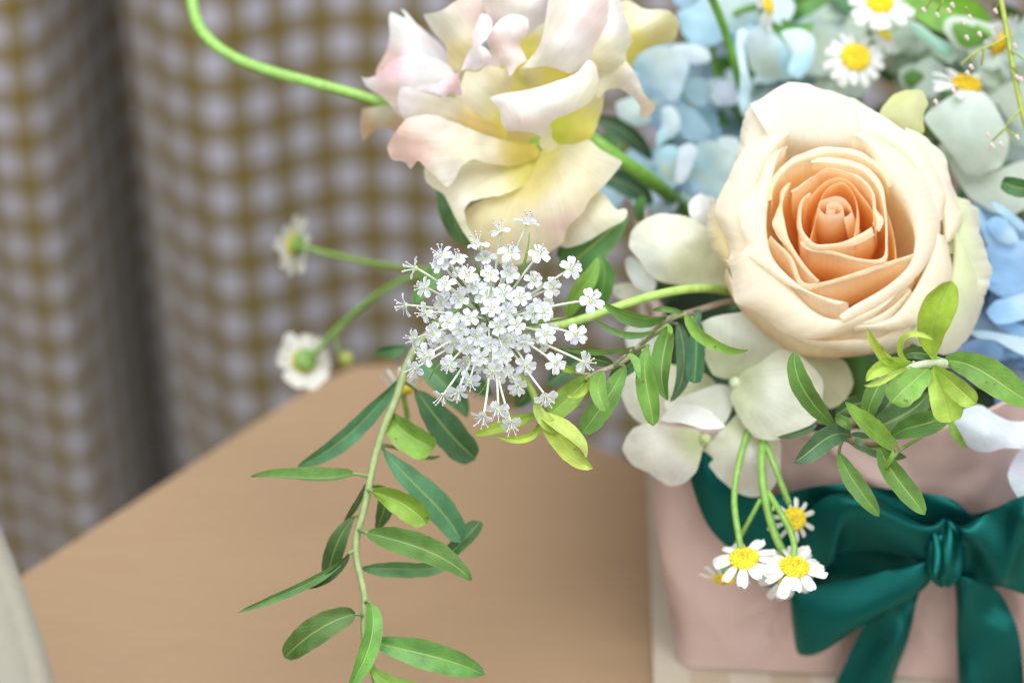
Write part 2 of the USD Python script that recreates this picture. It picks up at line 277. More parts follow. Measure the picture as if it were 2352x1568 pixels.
# ------------------------------------------------------------------ the setting: curtain, table, placemat, chair
def table_pt(px, py, z=0.0):
    v = (py - 784) / FP; d = (CAM[2] - z) / (math.sin(TH) + v * math.cos(TH))
    return at(np.array([px, py], float), d)
YC = .93
xs, zs = np.linspace(-.75, .75, 1100), np.linspace(-.75, .60, 190)
X, Zg = np.meshgrid(xs, zs, indexing='ij')
def fold_y(x, z):
    sh = x + .024 * z
    y = .010 * np.sin(sh * 26 + 1.2) + .006 * np.sin(sh * 61 + z * 3)
    y += .092 * np.exp(-(((sh + .190) / .0140) ** 2) ** 1.05) + .022 * np.exp(-((sh + .27) / .03) ** 2) - .014 * np.exp(-((sh + .135) / .03) ** 2)     # the deep fold left of centre
    y += .05 * np.exp(-((sh + .46) / .05) ** 2) - .03 * np.exp(-((sh + .34) / .05) ** 2) + .03 * np.exp(-((sh - .12) / .06) ** 2)
    return y
Yg = YC + fold_y(X, Zg)
arc = np.cumsum(np.concatenate([np.zeros((1, X.shape[1])), np.hypot(np.diff(X, axis=0), np.diff(Yg, axis=0))]), 0)
Vc = np.stack([X, Yg, Zg], -1).reshape(-1, 3)
PITCH = .0204
uvc = np.c_[(arc / PITCH).ravel(), (Zg / (PITCH * 1.06)).ravel() + .25 * np.sin(X.ravel() * 9)]
cur = thing('curtain', 'hanging gingham curtain in mustard and white check, blurred behind the bouquet', 'curtain', (0, YC, .6))
put(cur, 'cloth', (Vc, grid_faces(*X.shape), uvc), GINGHAM)

corner, A_, C_ = table_pt(850, 800), table_pt(50, 1322), table_pt(1430, 1052)
dA = (A_ - corner) / np.linalg.norm(A_ - corner); dC = (C_ - corner) / np.linalg.norm(C_ - corner)
outer = [table_pt(8, 1349), corner, corner + dC * .75, np.array([.75, .2, 0]), table_pt(240, 2300), table_pt(160, 1850), table_pt(120, 1700), table_pt(84, 1600), table_pt(50, 1480)]
r_ = [corner + dA * .03, corner + dA * .012 + dC * .003, corner + dA * .003 + dC * .012, corner + dC * .03]
tp = sg.Polygon([q[:2] for q in [outer[0]] + r_ + outer[2:]]).buffer(-.004).buffer(.004, quad_segs=6)
tm = trimesh.creation.extrude_polygon(tp, .028); tm.apply_translation([0, 0, -.028])
tb = thing('table', 'brown wooden tabletop with rounded corner under the flowers', 'table', (*corner[:2], 0))
put(tb, 'tabletop', (tm.vertices, tm.faces), WOOD, smooth=35)
lg = trimesh.creation.cylinder(.022, .68, sections=20)
for k_, q in enumerate([corner + dA * .03 + dC * .06, corner + dA * .2 + dC * .06]):
    l_ = lg.copy(); l_.apply_translation([q[0], q[1] - .02, -.028 - .34]); put(tb, 'leg', (l_.vertices, l_.faces), WOOD, smooth=35)

e0, e1 = table_pt(1487, 1085), table_pt(1500, 1568)
ed = (e0 - e1) / np.linalg.norm(e0 - e1); pr = np.array([ed[1], -ed[0], 0])
q0, q1 = e1 - ed * .12, e1 + ed * .27
nm = 60; U, W = np.meshgrid(np.linspace(0, .42, nm), np.linspace(0, np.linalg.norm(q1 - q0), nm), indexing='ij')
hz = .0022 + .0006 * meshkit.fbm(np.stack([U * 40, W * 40, U * 0], -1), 3, 4)
top = q0 + U[..., None] * pr + W[..., None] * ed + hz[..., None] * np.array([0, 0, 1.0])
off_ = (1557 - 1543) / FP
uvm = np.c_[(U / .0215).ravel() + .06, (W / .0215).ravel() + .30]
mt = thing('placemat', 'beige checked cloth placemat lying on the brown table under the pink flower box', 'placemat', (*q0[:2], 0))
rim = np.concatenate([np.arange(nm), np.arange(1, nm) * nm + nm - 1, (nm - 1) * nm + np.arange(nm - 2, -1, -1), np.arange(nm - 2, 0, -1) * nm])
Vt_ = top.reshape(-1, 3); lowr = Vt_[rim] * [1, 1, 0] + [0, 0, .0004]
side = np.vstack([np.c_[rim, np.roll(rim, -1), nm * nm + np.arange(len(rim))], np.c_[np.roll(rim, -1), nm * nm + np.roll(np.arange(len(rim)), -1), nm * nm + np.arange(len(rim))]])
put(mt, 'cloth', (np.vstack([Vt_, lowr]), np.vstack([grid_faces(nm, nm), side]), np.vstack([uvm, uvm[rim]])), MATCLOTH)

# the chair: a rounded cream back at the lower left
cc = at(np.array([-1716.0, 2020.0]), .455); cr = 1860 * .455 / FP
ch = thing('chair', 'rounded cream chair back at the left end of the table', 'chair', cc * [1, 1, 0] + [0, 0, -.3])
sp = trimesh.creation.icosphere(5, 1.0); vv = sp.vertices.copy()
vv = np.sign(vv) * np.abs(vv) ** .96
R_ = np.stack([RIGHT, UP, -FWD])
put(ch, 'backrest', ((vv * [cr, cr, .02]) @ R_ + cc, sp.faces), CREAM, tint=(.29, .27, .22))
th_ = np.linspace(0, 2 * np.pi, 120)
pip = cc + (np.cos(th_)[:, None] * RIGHT + np.sin(th_)[:, None] * UP) * cr * 1.0
put(ch, 'piping', tube(pip, .003, 8, 240), CREAM, tint=(.28, .26, .21))

# ------------------------------------------------------------------ flower box: wrapped in pink paper
BA = math.radians(-4)
pa, pb, prr = .088, .072, .006
bl = table_pt(1584, 1554)
ax, ay = np.array([math.cos(BA), math.sin(BA), 0]), np.array([-math.sin(BA), math.cos(BA), 0])
BC = bl + ax * (pa - .004) + ay * pb
FLARE = np.array([.155, .03])
nphi, nzb = 560, 80
rect_ = sg.box(-pa + prr, -pb + prr, pa - prr, pb - prr).buffer(prr, quad_segs=16).exterior
def box_ring(z):
    """points round the box at height z, in the plane"""
    s = np.linspace(0, rect_.length, nphi, endpoint=False); q = np.array([rect_.interpolate(x).coords[0] for x in s])
    return q
ring0 = box_ring(0.0)
ring_n = ring0 / np.linalg.norm(ring0, axis=1, keepdims=True)
zz = np.linspace(0, .077, nzb); rows = []
for z in zz:
    g = ring0 * (1 + FLARE * z / np.array([pa, pb]))
    ang = np.linspace(0, 2 * np.pi, nphi, endpoint=False)
    tri_ = lambda t: np.abs((t % 1) - .5) * 2
    h = .0035 * tri_(ang * 2.2 + z * 9) + .0022 * tri_(ang * 3.7 - z * 14 + .3) + .0014 * (meshkit.fbm(np.stack([g[:, 0] * 60, g[:, 1] * 60, np.full(nphi, z * 60)], -1), 3, 5) - .5)
    lx_ = g[:, 0] + pa; fr = g[:, 1] < 0
    for (xa, za, xb, zb, am, sg_) in [(.040, .050, .020, .0, .0026, .0014), (.012, .075, .024, .022, -.003, .003), (.024, .022, .050, .040, .0022, .0016), (.085, .080, .070, .060, -.003, .004), (.11, .03, .135, .0, .0022, .0016), (.030, .078, .055, .058, .0024, .0024), (.005, .07, .016, .0, .0018, .0014)]:
        if min(za, zb) - .008 < z < max(za, zb) + .008: h = h + fr * am * .7 * np.exp(-((lx_ - (xa + (xb - xa) * (z - za) / (zb - za))) / (sg_ * 1.7)) ** 2) * np.clip((z - min(za, zb) + .008) / .008, 0, 1) * np.clip((max(za, zb) + .008 - z) / .008, 0, 1)
    g = g + ring_n * (h - .004)[:, None] * min(1, z / .012)
    rows.append(BC + g[:, :1] * ax + g[:, 1:] * ay + np.stack([0 * g[:, 0], 0 * g[:, 0], z * (1 + .13 * np.clip((g[:, 0] + pa - .05) / .03, 0, 1)) + .003], -1))
rows = np.array(rows)
inner_ = rows[::-1] * 1.0
ctr = BC + np.array([0, 0, 1]) * zz[::-1, None]
inner_ = ctr[:, None] * [1, 1, 0] + (rows[::-1] - ctr[:, None]) * .975 * [1, 1, 0] + rows[::-1] * [0, 0, 1]
allr = np.vstack([rows, inner_[:54]])
bx = thing('flower_box', 'tapered flower box wrapped in creased pale pink paper with green ribbon tied round it', 'flower box', BC)
put(bx, 'paper_wrap', (allr.reshape(-1, 3), grid_faces(len(allr), nphi, True)), PAPER, tint=(.48, .345, .315), smooth=25)
fl = rows[0] * [1, 1, 0] + [0, 0, .004]
put(bx, 'base', (np.vstack([fl, BC + [0, 0, .004]]), np.c_[np.arange(nphi), np.roll(np.arange(nphi), -1), np.full(nphi, nphi)]), PAPER, tint=(.70, .50, .43))
so = inner_[20] + [0, 0, 0.0]
put(bx, 'foam', (np.vstack([so, so.mean(0) + [0, 0, .012]]), np.c_[np.arange(nphi), np.roll(np.arange(nphi), -1), np.full(nphi, nphi)]), DISC, tint=(.03, .07, .03))
def box_d(xy):
    """depth at which a view ray meets the front of the box"""
    xy = np.asarray(xy, float)
    r = FWD + (xy[..., :1] - 1176) / FP * RIGHT - (xy[..., 1:2] - 784) / FP * UP
    n = -ay - np.array([0, 0, FLARE[1]]); p0 = BC - ay * pb
    t = ((p0 - CAM) @ n) / (r @ n)
    p = CAM + r * t[..., None]; lx = (p - BC) @ ax; over = np.maximum(0, -lx - (pa - prr))
    return t + over ** 2 * 18

# ------------------------------------------------------------------ ribbon
GREEN = (.0035, .087, .080)
def rib(z, rows, nr=46, nc=46, th=.0006):
    """a ribbon sheet: rows of (x, y, mm in front of the box)"""
    R = []
    for r in rows:
        r = [(x_, y_, 5.6 + (m_ - 2.5) * .82) for x_, y_, m_ in r]
        q = cv(z, np.array(r, float)[:, :2]); R.append(at(q, box_d(q) - np.array(r, float)[:, 2] / 1000))
    return patch(R, nr, nc)
rb = thing('ribbon_bow', 'dark green satin ribbon tied in a bow around the pink flower box', 'ribbon', at(np.array([2165., 1269.]), .6))
bands = [[(215, 200, 2), (330, 560, 2.5), (430, 690, 3), (560, 800, 3), (690, 965, 2.5)],
         [(290, 140, 2), (420, 420, 4), (520, 600, 3.4), (640, 760, 4.4), (800, 975, 2.6)],
         [(380, 180, 2.2), (520, 380, 3), (640, 560, 4.5), (800, 760, 3.2), (960, 970, 2.6)],
         [(620, 390, 2.5), (760, 500, 4.6), (900, 640, 3), (1040, 800, 4.5), (1180, 950, 2.6)],
         [(900, 375, 2.6), (1040, 480, 3.2), (1160, 600, 4.8), (1260, 760, 3.2), (1360, 920, 2.6)],
         [(1180, 335, 2.6), (1300, 470, 4.8), (1400, 600, 3.4), (1480, 740, 4.6), (1560, 870, 2.6)],
         [(1500, 370, 2.6), (1580, 490, 3.4), (1640, 600, 4.8), (1680, 720, 3.5), (1720, 850, 2.8)],
         [(1860, 430, 2.6), (1880, 530, 4.6), (1880, 640, 3.4), (1880, 740, 4.5), (1880, 850, 2.8)],
         [(2000, 520, 2.6), (2080, 600, 3.4), (2120, 700, 4.8), (2150, 820, 3.4), (2180, 950, 2.8)],
         [(2330, 410, 2.6), (2340, 560, 4.6), (2350, 700, 3.4), (2350, 860, 4.4), (2350, 1000, 2.8)],
         [(2700, 430, 2), (2700, 560, 3), (2700, 700, 3), (2700, 860, 3), (2700, 1000, 2)]]
put(rb, 'band', rib('z7', bands, 120, 50), SATIN, tint=GREEN)
# left loop: the upper strand arches over, the lower strand returns to the knot in front of it
put(rb, 'loop', rib('z7', [
    [(1770, 600, 9), (1790, 680, 14), (1770, 760, 14), (1720, 830, 10)],
    [(1640, 570, 10), (1620, 650, 17), (1580, 720, 15), (1540, 770, 8)],
    [(1440, 450, 9), (1420, 570, 18), (1380, 680, 13), (1350, 750, 6)],
    [(1270, 400, 8), (1240, 510, 17), (1210, 640, 12), (1190, 760, 7)],
    [(1090, 430, 8), (1120, 520, 15), (1130, 640, 17), (1110, 790, 9)],
    [(930, 560, 8), (1010, 640, 14), (1050, 760, 15), (1040, 880, 9)],
    [(860, 780, 8), (920, 840, 13), (960, 900, 12), (990, 950, 9)],
    [(846, 960, 9), (880, 970, 12), (930, 975, 11), (980, 975, 9)]], 70, 46), SATIN, tint=GREEN)
put(rb, 'loop', rib('z7', [
    [(1735, 800, 11), (1750, 850, 14), (1740, 900, 13), (1700, 935, 9)],
    [(1560, 845, 13), (1590, 900, 17), (1600, 970, 19), (1580, 1045, 13)],
    [(1330, 905, 14), (1370, 990, 17), (1400, 1080, 20), (1400, 1155, 15)],
    [(1110, 950, 15), (1150, 1060, 18), (1190, 1180, 21), (1210, 1275, 17)],
    [(930, 978, 14), (960, 1110, 18), (1010, 1260, 20), (1060, 1372, 16)],
    [(862, 985, 12), (880, 1130, 15), (915, 1290, 16), (960, 1400, 13)],
    [(848, 985, 8), (862, 1130, 9), (880, 1280, 10), (905, 1385, 9)]], 70, 46), SATIN, tint=GREEN)
put(rb, 'loop', rib('z7', [
    [(1890, 600, 10), (1900, 690, 14), (1905, 800, 14), (1890, 900, 9)],
    [(2010, 555, 12), (2020, 680, 17), (2030, 820, 12), (2000, 955, 9)],
    [(2160, 470, 12), (2180, 620, 15), (2190, 800, 19), (2160, 970, 11)],
    [(2320, 405, 12), (2330, 590, 20), (2340, 800, 14), (2330, 1025, 12)],
    [(2560, 400, 10), (2570, 600, 14), (2570, 800, 18), (2560, 1060, 10)],
    [(2640, 500, 6), (2650, 640, 8), (2650, 800, 8), (2640, 1000, 6)]], 60, 46), SATIN, tint=GREEN)
put(rb, 'tail', rib('z7', [
    [(1560, 960, 5), (1600, 960, 8), (1650, 960, 7), (1700, 950, 4)],
    [(1440, 1090, 5), (1500, 1090, 10), (1570, 1080, 6), (1645, 1050, 5)],
    [(1330, 1190, 5), (1420, 1210, 8), (1520, 1220, 11), (1615, 1200, 5)],
    [(1265, 1300, 5), (1370, 1330, 7), (1480, 1340, 13), (1580, 1330, 6)],
    [(1200, 1440, 5), (1310, 1470, 8), (1420, 1480, 13), (1525, 1470, 6)],
    [(1110, 1620, 6), (1220, 1660, 9), (1340, 1670, 14), (1480, 1660, 7)]], 60, 36), SATIN, tint=GREEN)
put(rb, 'tail', rib('z7', [
    [(1840, 900, 6), (1880, 900, 10), (1930, 900, 9), (1980, 900, 5)],
    [(1880, 1000, 5), (1950, 990, 12), (2040, 980, 9), (2130, 980, 5)],
    [(1886, 1150, 5), (1960, 1140, 12), (2090, 1120, 8), (2205, 1090, 7)],
    [(1890, 1320, 5), (1980, 1320, 9), (2120, 1290, 12), (2270, 1250, 9)],
    [(1895, 1500, 6), (2000, 1500, 13), (2150, 1490, 9), (2300, 1450, 11)],
    [(1900, 1680, 6), (2010, 1680, 12), (2170, 1680, 8), (2320, 1660, 10)]], 60, 36), SATIN, tint=GREEN)
kc = cv('z7', (1812, 765)); kd = float(box_d(kc)) - .015
kn = trimesh.creation.icosphere(4, 1.0); kv = kn.vertices.copy()
kv *= (1 + .10 * np.sin(np.arctan2(kv[:, 2], kv[:, 0]) * 5 + kv[:, 1] * 2))[:, None]
R3 = np.stack([RIGHT, UP, -FWD])
put(rb, 'knot', ((kv * [.0046, .0078, .0050]) @ R3 + at(kc, kd), kn.faces), SATIN, tint=GREEN)
kr = [at(cv('z7', np.array([1750 + 20 * math.sin(t * 3), y])), kd - .006 + .002 * math.cos(t * 2)) for t, y in zip(np.linspace(0, 1, 5), np.linspace(640, 900, 5))]
put(rb, 'knot_fold', tube(kr, [.0006, .0012, .0014, .0012, .0006], 10, 30), SATIN, tint=GREEN)

# ------------------------------------------------------------------ peach rose
RC = np.array([1925.0, 505.0]); RD = .546
PEACH, PALE, CREAMC, RIMC = (.86, .40, .13), (.90, .60, .30), (.90, .76, .50), (.98, .94, .83)
def rose_petal(inner, outer=None, zi=0., zo=4., S=140., depth=28., belly=1.0, tints=(PEACH, PEACH, PALE, CREAMC), lip=1.2, ncol=60, nrow=28, jag=2.8, seed=0, base=.22):
    """one rose petal: a cup from the heart up to its inner curve, then rolled out to its outer edge; zi, zo in mm behind the heart"""
    a = resample(cv(*inner), ncol)
    t = np.array([0, .3, .65, 1.0]); f = [base, .70, belly, 1.0]
    rows, dz = [], []
    for ti, fi in zip(t, f):
        rows.append(RC + [0, S * (1 - ti)] + (a - RC) * fi); dz.append(np.full(ncol, zi + depth * (1 - ti) ** 1.25))
    col = [tints[0], tints[1], tints[2] if outer else tints[2], tints[3]]
    if outer:
        b = resample(cv(*outer), ncol)
        s = np.linspace(0, 1, ncol); tg = np.gradient(b, axis=0); tg /= np.linalg.norm(tg, axis=1, keepdims=True) + 1e-9
        b = b + np.c_[tg[:, 1], -tg[:, 0]] * ((meshkit.fbm(np.c_[s * 9, s * 0 + seed, s * 0], 3, seed) - .5) * jag * 3)[:, None] + np.c_[tg[:, 1], -tg[:, 0]] * ((meshkit.noise(np.c_[s * 17, s * 0 + seed * 2, s * 0], seed) - .5) * jag * .7)[:, None]
        rows += [a * .5 + b * .5, b]; dz += [np.full(ncol, min(zi, zo) * .6 + .4 * (zi + zo) / 2 - lip * .45), np.full(ncol, zo) + 2.5 * (meshkit.fbm(np.c_[s * 6, s * 0 + seed + 5, s * 0], 2, seed) - .5)]
        col = [tints[0], tints[1], tints[2], tints[3], tints[3], RIMC]
    u = np.array([0, .22, .48, .72, .87, 1.0]) if outer else np.array([0, .3, .65, 1.0])
    uu = np.linspace(0, 1, nrow)
    R2 = make_interp_spline(u, np.array(rows), k=3)(uu); Z2 = make_interp_spline(u, np.array(dz), k=3)(uu)
    C2 = np.array([np.interp(uu, u, np.array(col)[:, k]) for k in range(3)]).T
    V = at(R2, RD + Z2 / 1000).reshape(-1, 3)
    vv = np.linspace(0, 1, ncol); U, W = np.meshgrid(uu, vv, indexing='ij')
    return V, facing(V, grid_faces(nrow, ncol)), np.c_[U.ravel(), W.ravel()], np.repeat(C2, ncol, 0)
rs = thing('rose', 'large open rose, peach at the heart and cream outside, the biggest bloom on the right', 'rose', at(RC, RD))
T_IN = ((.98, .42, .05), (.98, .47, .08), (.98, .58, .17), (.99, .78, .50))
T_MID = ((.98, .42, .05), (.98, .49, .10), (.98, .62, .24), (.99, .86, .64))
T_OUT = ((.98, .57, .21), (.98, .69, .35), (.98, .83, .56), (.98, .915, .77))
# heart: a tight spiral with pale tips
th = np.linspace(0, 2.15 * 2 * np.pi, 110)
sp_r = np.linspace(4, 42, 110) * (1 + .05 * np.sin(th * 4))
hx = np.c_[1913 + sp_r * np.cos(th) * 1.08, 476 + sp_r * np.sin(th) * .72]
hr, hz_ = [], []
for t_, f_ in zip([0, .3, .65, .86, 1.0], [1.7, 1.75, 1.5, 1.15, .98]):
    hr.append(np.array([1913, 476]) + [0, 150 * (1 - t_)] + (hx - [1913, 476]) * f_); hz_.append(np.full(110, -1.0 + 38 * (1 - t_) ** 1.25) + (np.linspace(-1.2, 1.2, 110) - .6 * np.sin(th * 3)) * (t_ == 1))
uu = np.linspace(0, 1, 24); Hr = make_interp_spline([0, .3, .65, .86, 1.0], np.array(hr), k=3)(uu); Hz = make_interp_spline([0, .3, .65, .86, 1.0], np.array(hz_), k=3)(uu)
HV = at(Hr, RD + Hz / 1000).reshape(-1, 3); HC = np.array([np.interp(uu, [0, .6, .86, 1.0], c) for c in np.array([(.98, .46, .08), (.98, .56, .16), (.98, .72, .40), (.98, .92, .80)]).T]).T
put(rs, 'petal', (HV, facing(HV, grid_faces(24, 110)), None, np.repeat(HC, 110, 0)), ROSE, label='tightly rolled heart petal with pale tips')
def rp(*a, **k): put(rs, 'petal', rose_petal(*a, **k), ROSE)
rp(('r2', [(730, 1010), (770, 850), (830, 640), (890, 460), (1000, 375), (1080, 365), (1160, 430), (1215, 560), (1225, 720), (1195, 930)]), None, 0, 0, tints=T_IN, seed=1, belly=1.12)
rp(('r2', [(690, 640), (740, 520), (860, 380), (990, 315), (1120, 330), (1240, 450), (1350, 590), (1400, 700), (1395, 800)]), None, .5, 0, tints=T_IN, seed=2, belly=1.06)
rp(('r2', [(745, 490), (650, 590), (640, 720), (655, 860), (720, 960), (800, 1020), (910, 1022), (1050, 1005), (1190, 950), (1310, 885), (1385, 835)]),
   ('r2', [(740, 478), (612, 600), (592, 740), (600, 860), (650, 980), (730, 1058), (840, 1078), (1010, 1066), (1190, 1030), (1310, 985), (1420, 930)]), .0, 1.0, tints=T_MID, seed=3, belly=1.08, lip=1.0, jag=1.5)
rp(('r2', [(545, 470), (650, 405), (770, 310), (900, 235), (1050, 250), (1210, 310), (1330, 410), (1395, 540), (1400, 660), (1430, 760), (1420, 860)]),
   ('r2', [(530, 455), (640, 385), (765, 292), (900, 216), (1055, 228), (1225, 288), (1352, 392), (1420, 530), (1430, 640), (1480, 700), (1470, 880)]), 1.0, 1.2, tints=T_MID, seed=4, lip=.5, jag=1.5)
rp(('r2', [(640, 985), (740, 1062), (900, 1085), (1060, 1122), (1200, 1165), (1390, 1190), (1505, 1160), (1530, 1000), (1528, 800), (1500, 600), (1440, 430), (1350, 320), (1240, 240), (1080, 200), (900, 172), (760, 165)]),
   ('r2', [(630, 1005), (735, 1082), (900, 1108), (1060, 1142), (1200, 1182), (1395, 1210), (1530, 1200), (1556, 1010), (1556, 800), (1535, 590), (1500, 400), (1410, 270), (1290, 175), (1100, 118), (890, 100), (745, 140)]), 1.2, 1.0, tints=T_MID, seed=5, belly=1.03, lip=.6, jag=1.0)
rp(('r2', [(530, 375), (470, 480), (440, 620), (462, 760), (500, 930), (565, 1075), (650, 1205), (740, 1320), (830, 1410)]),
   ('r2', [(515, 360), (420, 490), (395, 600), (335, 770), (345, 850), (440, 980), (550, 1120), (640, 1240), (815, 1425)]), 1.2, 2.2, tints=T_MID, seed=6, belly=1.05, lip=1.2)
rp(('r2', [(310, 935), (430, 1050), (530, 1150), (585, 1260), (640, 1400), (700, 1440), (770, 1440), (900, 1420), (1200, 1330), (1500, 1230), (1700, 1170), (1830, 1130)]),
   ('r2', [(300, 955), (415, 1085), (505, 1200), (555, 1310), (600, 1450), (670, 1500), (790, 1480), (910, 1455), (1210, 1365), (1510, 1262), (1710, 1196), (1840, 1150)]), 2.2, 3.0, tints=T_MID, seed=7, belly=1.08, lip=1.0, jag=1.5)
rp(('r2', [(1540, 660), (1590, 800), (1620, 980), (1635, 1180)]), None, 2.4, 0, tints=T_IN, seed=8)
rp(('r2', [(330, 560), (345, 430), (420, 300), (560, 180), (760, 110), (960, 70), (1150, 80), (1330, 150), (1480, 270), (1560, 420)]),
   ('r2', [(300, 540), (300, 400), (380, 250), (540, 110), (760, 20), (980, -15), (1200, 10), (1390, 100), (1540, 240), (1600, 400)]), 2.0, 2.4, tints=T_MID, seed=9, lip=.6)
# the wide cup and its rolled lips
rp(('z3', [(900, 330), (1000, 400), (1075, 520), (1140, 610), (1195, 700), (1235, 830), (1232, 930), (1205, 1010), (1130, 1090), (1030, 1160), (930, 1215), (830, 1285)]),
   ('z3', [(960, 300), (1105, 385), (1200, 450), (1290, 560), (1330, 660), (1365, 780), (1350, 900), (1290, 1020), (1210, 1110), (1100, 1200), (990, 1260), (870, 1310)]), 2.6, 4.6, tints=T_OUT, seed=10, lip=2.2, belly=1.04)
rp(('z3', [(560, 380), (500, 470), (470, 600), (448, 740), (452, 860), (480, 965), (555, 1060), (650, 1140), (760, 1190), (880, 1212)]),
   ('z3', [(500, 400), (420, 520), (390, 600), (325, 700), (308, 790), (330, 910), (330, 950), (430, 1030), (560, 1110), (800, 1222)]), 2.6, 4.0, tints=T_OUT, seed=11, lip=2.6, belly=1.05)
rp(('z3', [(400, 900), (480, 1000), (560, 1110), (680, 1240), (780, 1292), (870, 1300), (950, 1275), (1090, 1200), (1190, 1130)]),
   ('z3', [(235, 985), (270, 1110), (300, 1210), (385, 1245), (490, 1335), (600, 1390), (720, 1398), (850, 1375), (960, 1330)]), 4.0, 7.0, tints=T_OUT, seed=12, lip=3.0, belly=1.06)
rp(('z3', [(900, 1320), (1010, 1330), (1110, 1290), (1200, 1190), (1250, 1110), (1290, 1030), (1330, 940), (1345, 850)]),
   ('z3', [(920, 1362), (1040, 1360), (1190, 1345), (1270, 1310), (1340, 1210), (1425, 1080), (1430, 980), (1400, 850)]), 5.0, 8.0, tints=T_OUT, seed=13, lip=2.2, belly=1.05)
rp(('z3', [(920, 1330), (1020, 1290), (1120, 1230), (1210, 1145)]), ('z3', [(950, 1312), (1060, 1318), (1150, 1240), (1215, 1150)]), 4.6, 5.2, tints=T_OUT, seed=14, lip=1.2)
# outer petals
rp(('z3', [(460, 330), (560, 330), (700, 345), (850, 350), (1000, 372), (1120, 420), (1200, 480)]),
   ('z3', [(365, 160), (440, 120), (560, 48), (690, 62), (830, 100), (960, 160), (1080, 225)]), 7.0, 10.0, tints=T_OUT, seed=15, lip=2.0, S=130)
rp(('z3', [(950, 330), (1080, 370), (1190, 450), (1270, 560), (1320, 680), (1330, 800)]),
   ('z3', [(930, 165), (1080, 235), (1200, 310), (1320, 440), (1400, 640), (1395, 760)]), 6.2, 8.0, tints=T_OUT, seed=16, lip=2.4, S=130)
rp(('z3', [(1120, 420), (1230, 480), (1320, 590), (1370, 700), (1390, 820), (1385, 900)]),
   ('z3', [(1190, 285), (1305, 345), (1398, 450), (1420, 570), (1475, 690), (1425, 880)]), 9.0, 11.0, tints=T_OUT, seed=17, lip=2.0, S=130)
rp(('z3', [(560, 330), (490, 420), (430, 540), (400, 660), (400, 800), (420, 920), (470, 1010)]),
   ('z3', [(575, 290), (420, 330), (300, 440), (240, 570), (180, 682), (215, 830), (250, 1000)]), 6.0, 9.0, tints=T_OUT, seed=18, lip=3.4, S=130)
rp(('z3', [(470, 300), (430, 380), (370, 500), (330, 620)]), ('z3', [(362, 150), (330, 250), (295, 400), (270, 560)]), 10.0, 13.0, tints=T_OUT, seed=19, lip=2, S=120)
GP = ((.80, .66, .34), (.84, .76, .46), (.86, .82, .58), (.80, .84, .58))
rp(('z3', [(240, 1030), (330, 1180), (450, 1290), (620, 1390), (820, 1410), (1050, 1380), (1250, 1300)]),
   ('z3', [(270, 1150), (300, 1230), (400, 1262), (580, 1400), (800, 1462), (960, 1482), (1150, 1440)]), 9.0, 13.0, tints=T_OUT, seed=20, lip=2.0, S=110)
rp(('z3', [(1050, 1400), (1250, 1320), (1380, 1160), (1440, 1000), (1440, 850), (1420, 740)]),
   ('z3', [(1080, 1440), (1260, 1440), (1400, 1488), (1520, 1390), (1600, 1180), (1560, 1100)]), 10., 15.0, tints=GP, seed=21, lip=2.5, S=110)
rp(('z3', [(1400, 1160), (1440, 1020), (1445, 880), (1420, 760)]),
   ('z3', [(1585, 1200), (1640, 1060), (1615, 930), (1480, 655)]), 12., 15.0, tints=GP, seed=22, lip=2.5, S=110)
rp(('z3', [(1390, 950), (1420, 800), (1400, 680), (1370, 600)]), ('z3', [(1500, 960), (1580, 815), (1560, 710), (1470, 650)]), 12.5, 16.0, tints=GP, seed=24, lip=2.5, S=110)
rp(('z3', [(260, 640), (250, 780), (260, 900), (290, 1040)]), ('z3', [(175, 690), (132, 780), (155, 900), (240, 1010)]), 11.0, 14.0, tints=((.8, .6, .25),) * 2 + ((.84, .7, .36), (.86, .76, .44)), seed=23, lip=2, S=110)
put(rs, 'guard_petal', blob('z2', [(1300, 780), (1325, 715), (1400, 625), (1480, 598), (1590, 600), (1632, 690), (1600, 765), (1605, 880), (1450, 860)], RD + .017, cup=2.5, tints=[(1450, 650, (.74, .76, .34)), (1500, 720, (.78, .80, .48)), (1590, 840, (.70, .72, .34))], seed=31), ROSE, label='yellow green guard petal behind the rose')
put(rs, 'stem', tube([at(RC + [0, 110], RD + .034), at(RC + [30, 260], RD + .055), at(RC + [60, 420], RD + .06)], [.004, .0035, .0035]), STEM, tint=(.10, .22, .05))

# ------------------------------------------------------------------ lisianthus
LD = .556
lis = thing('lisianthus', 'cream lisianthus with ruffled pink tinged petals and yellow throat, top centre', 'lisianthus', P('z1', 1320, 1000, LD + .03))
CW, YE, PK, YG, LW, TAN = (.89, .88, .70), (.89, .81, .22), (.88, .56, .62), (.62, .66, .10), (.90, .86, .89), (.82, .58, .36)
def lp(outline, d=0., dpts=(), cup=2.0, tints=None, z='z1', **k):
    k = {'jag': 2.0, 'ruf': .6, **k}; put(lis, 'petal', blob(z, outline, LD + d / 1000, dpts, cup, [(a, b, tuple(np.clip(np.array(c) * 1.02, 0, .97))) for a, b, c in tints], root=(1320, 1000) if np.mean(outline, 0)[1] > 560 else (1200, 640), **k), LIS)
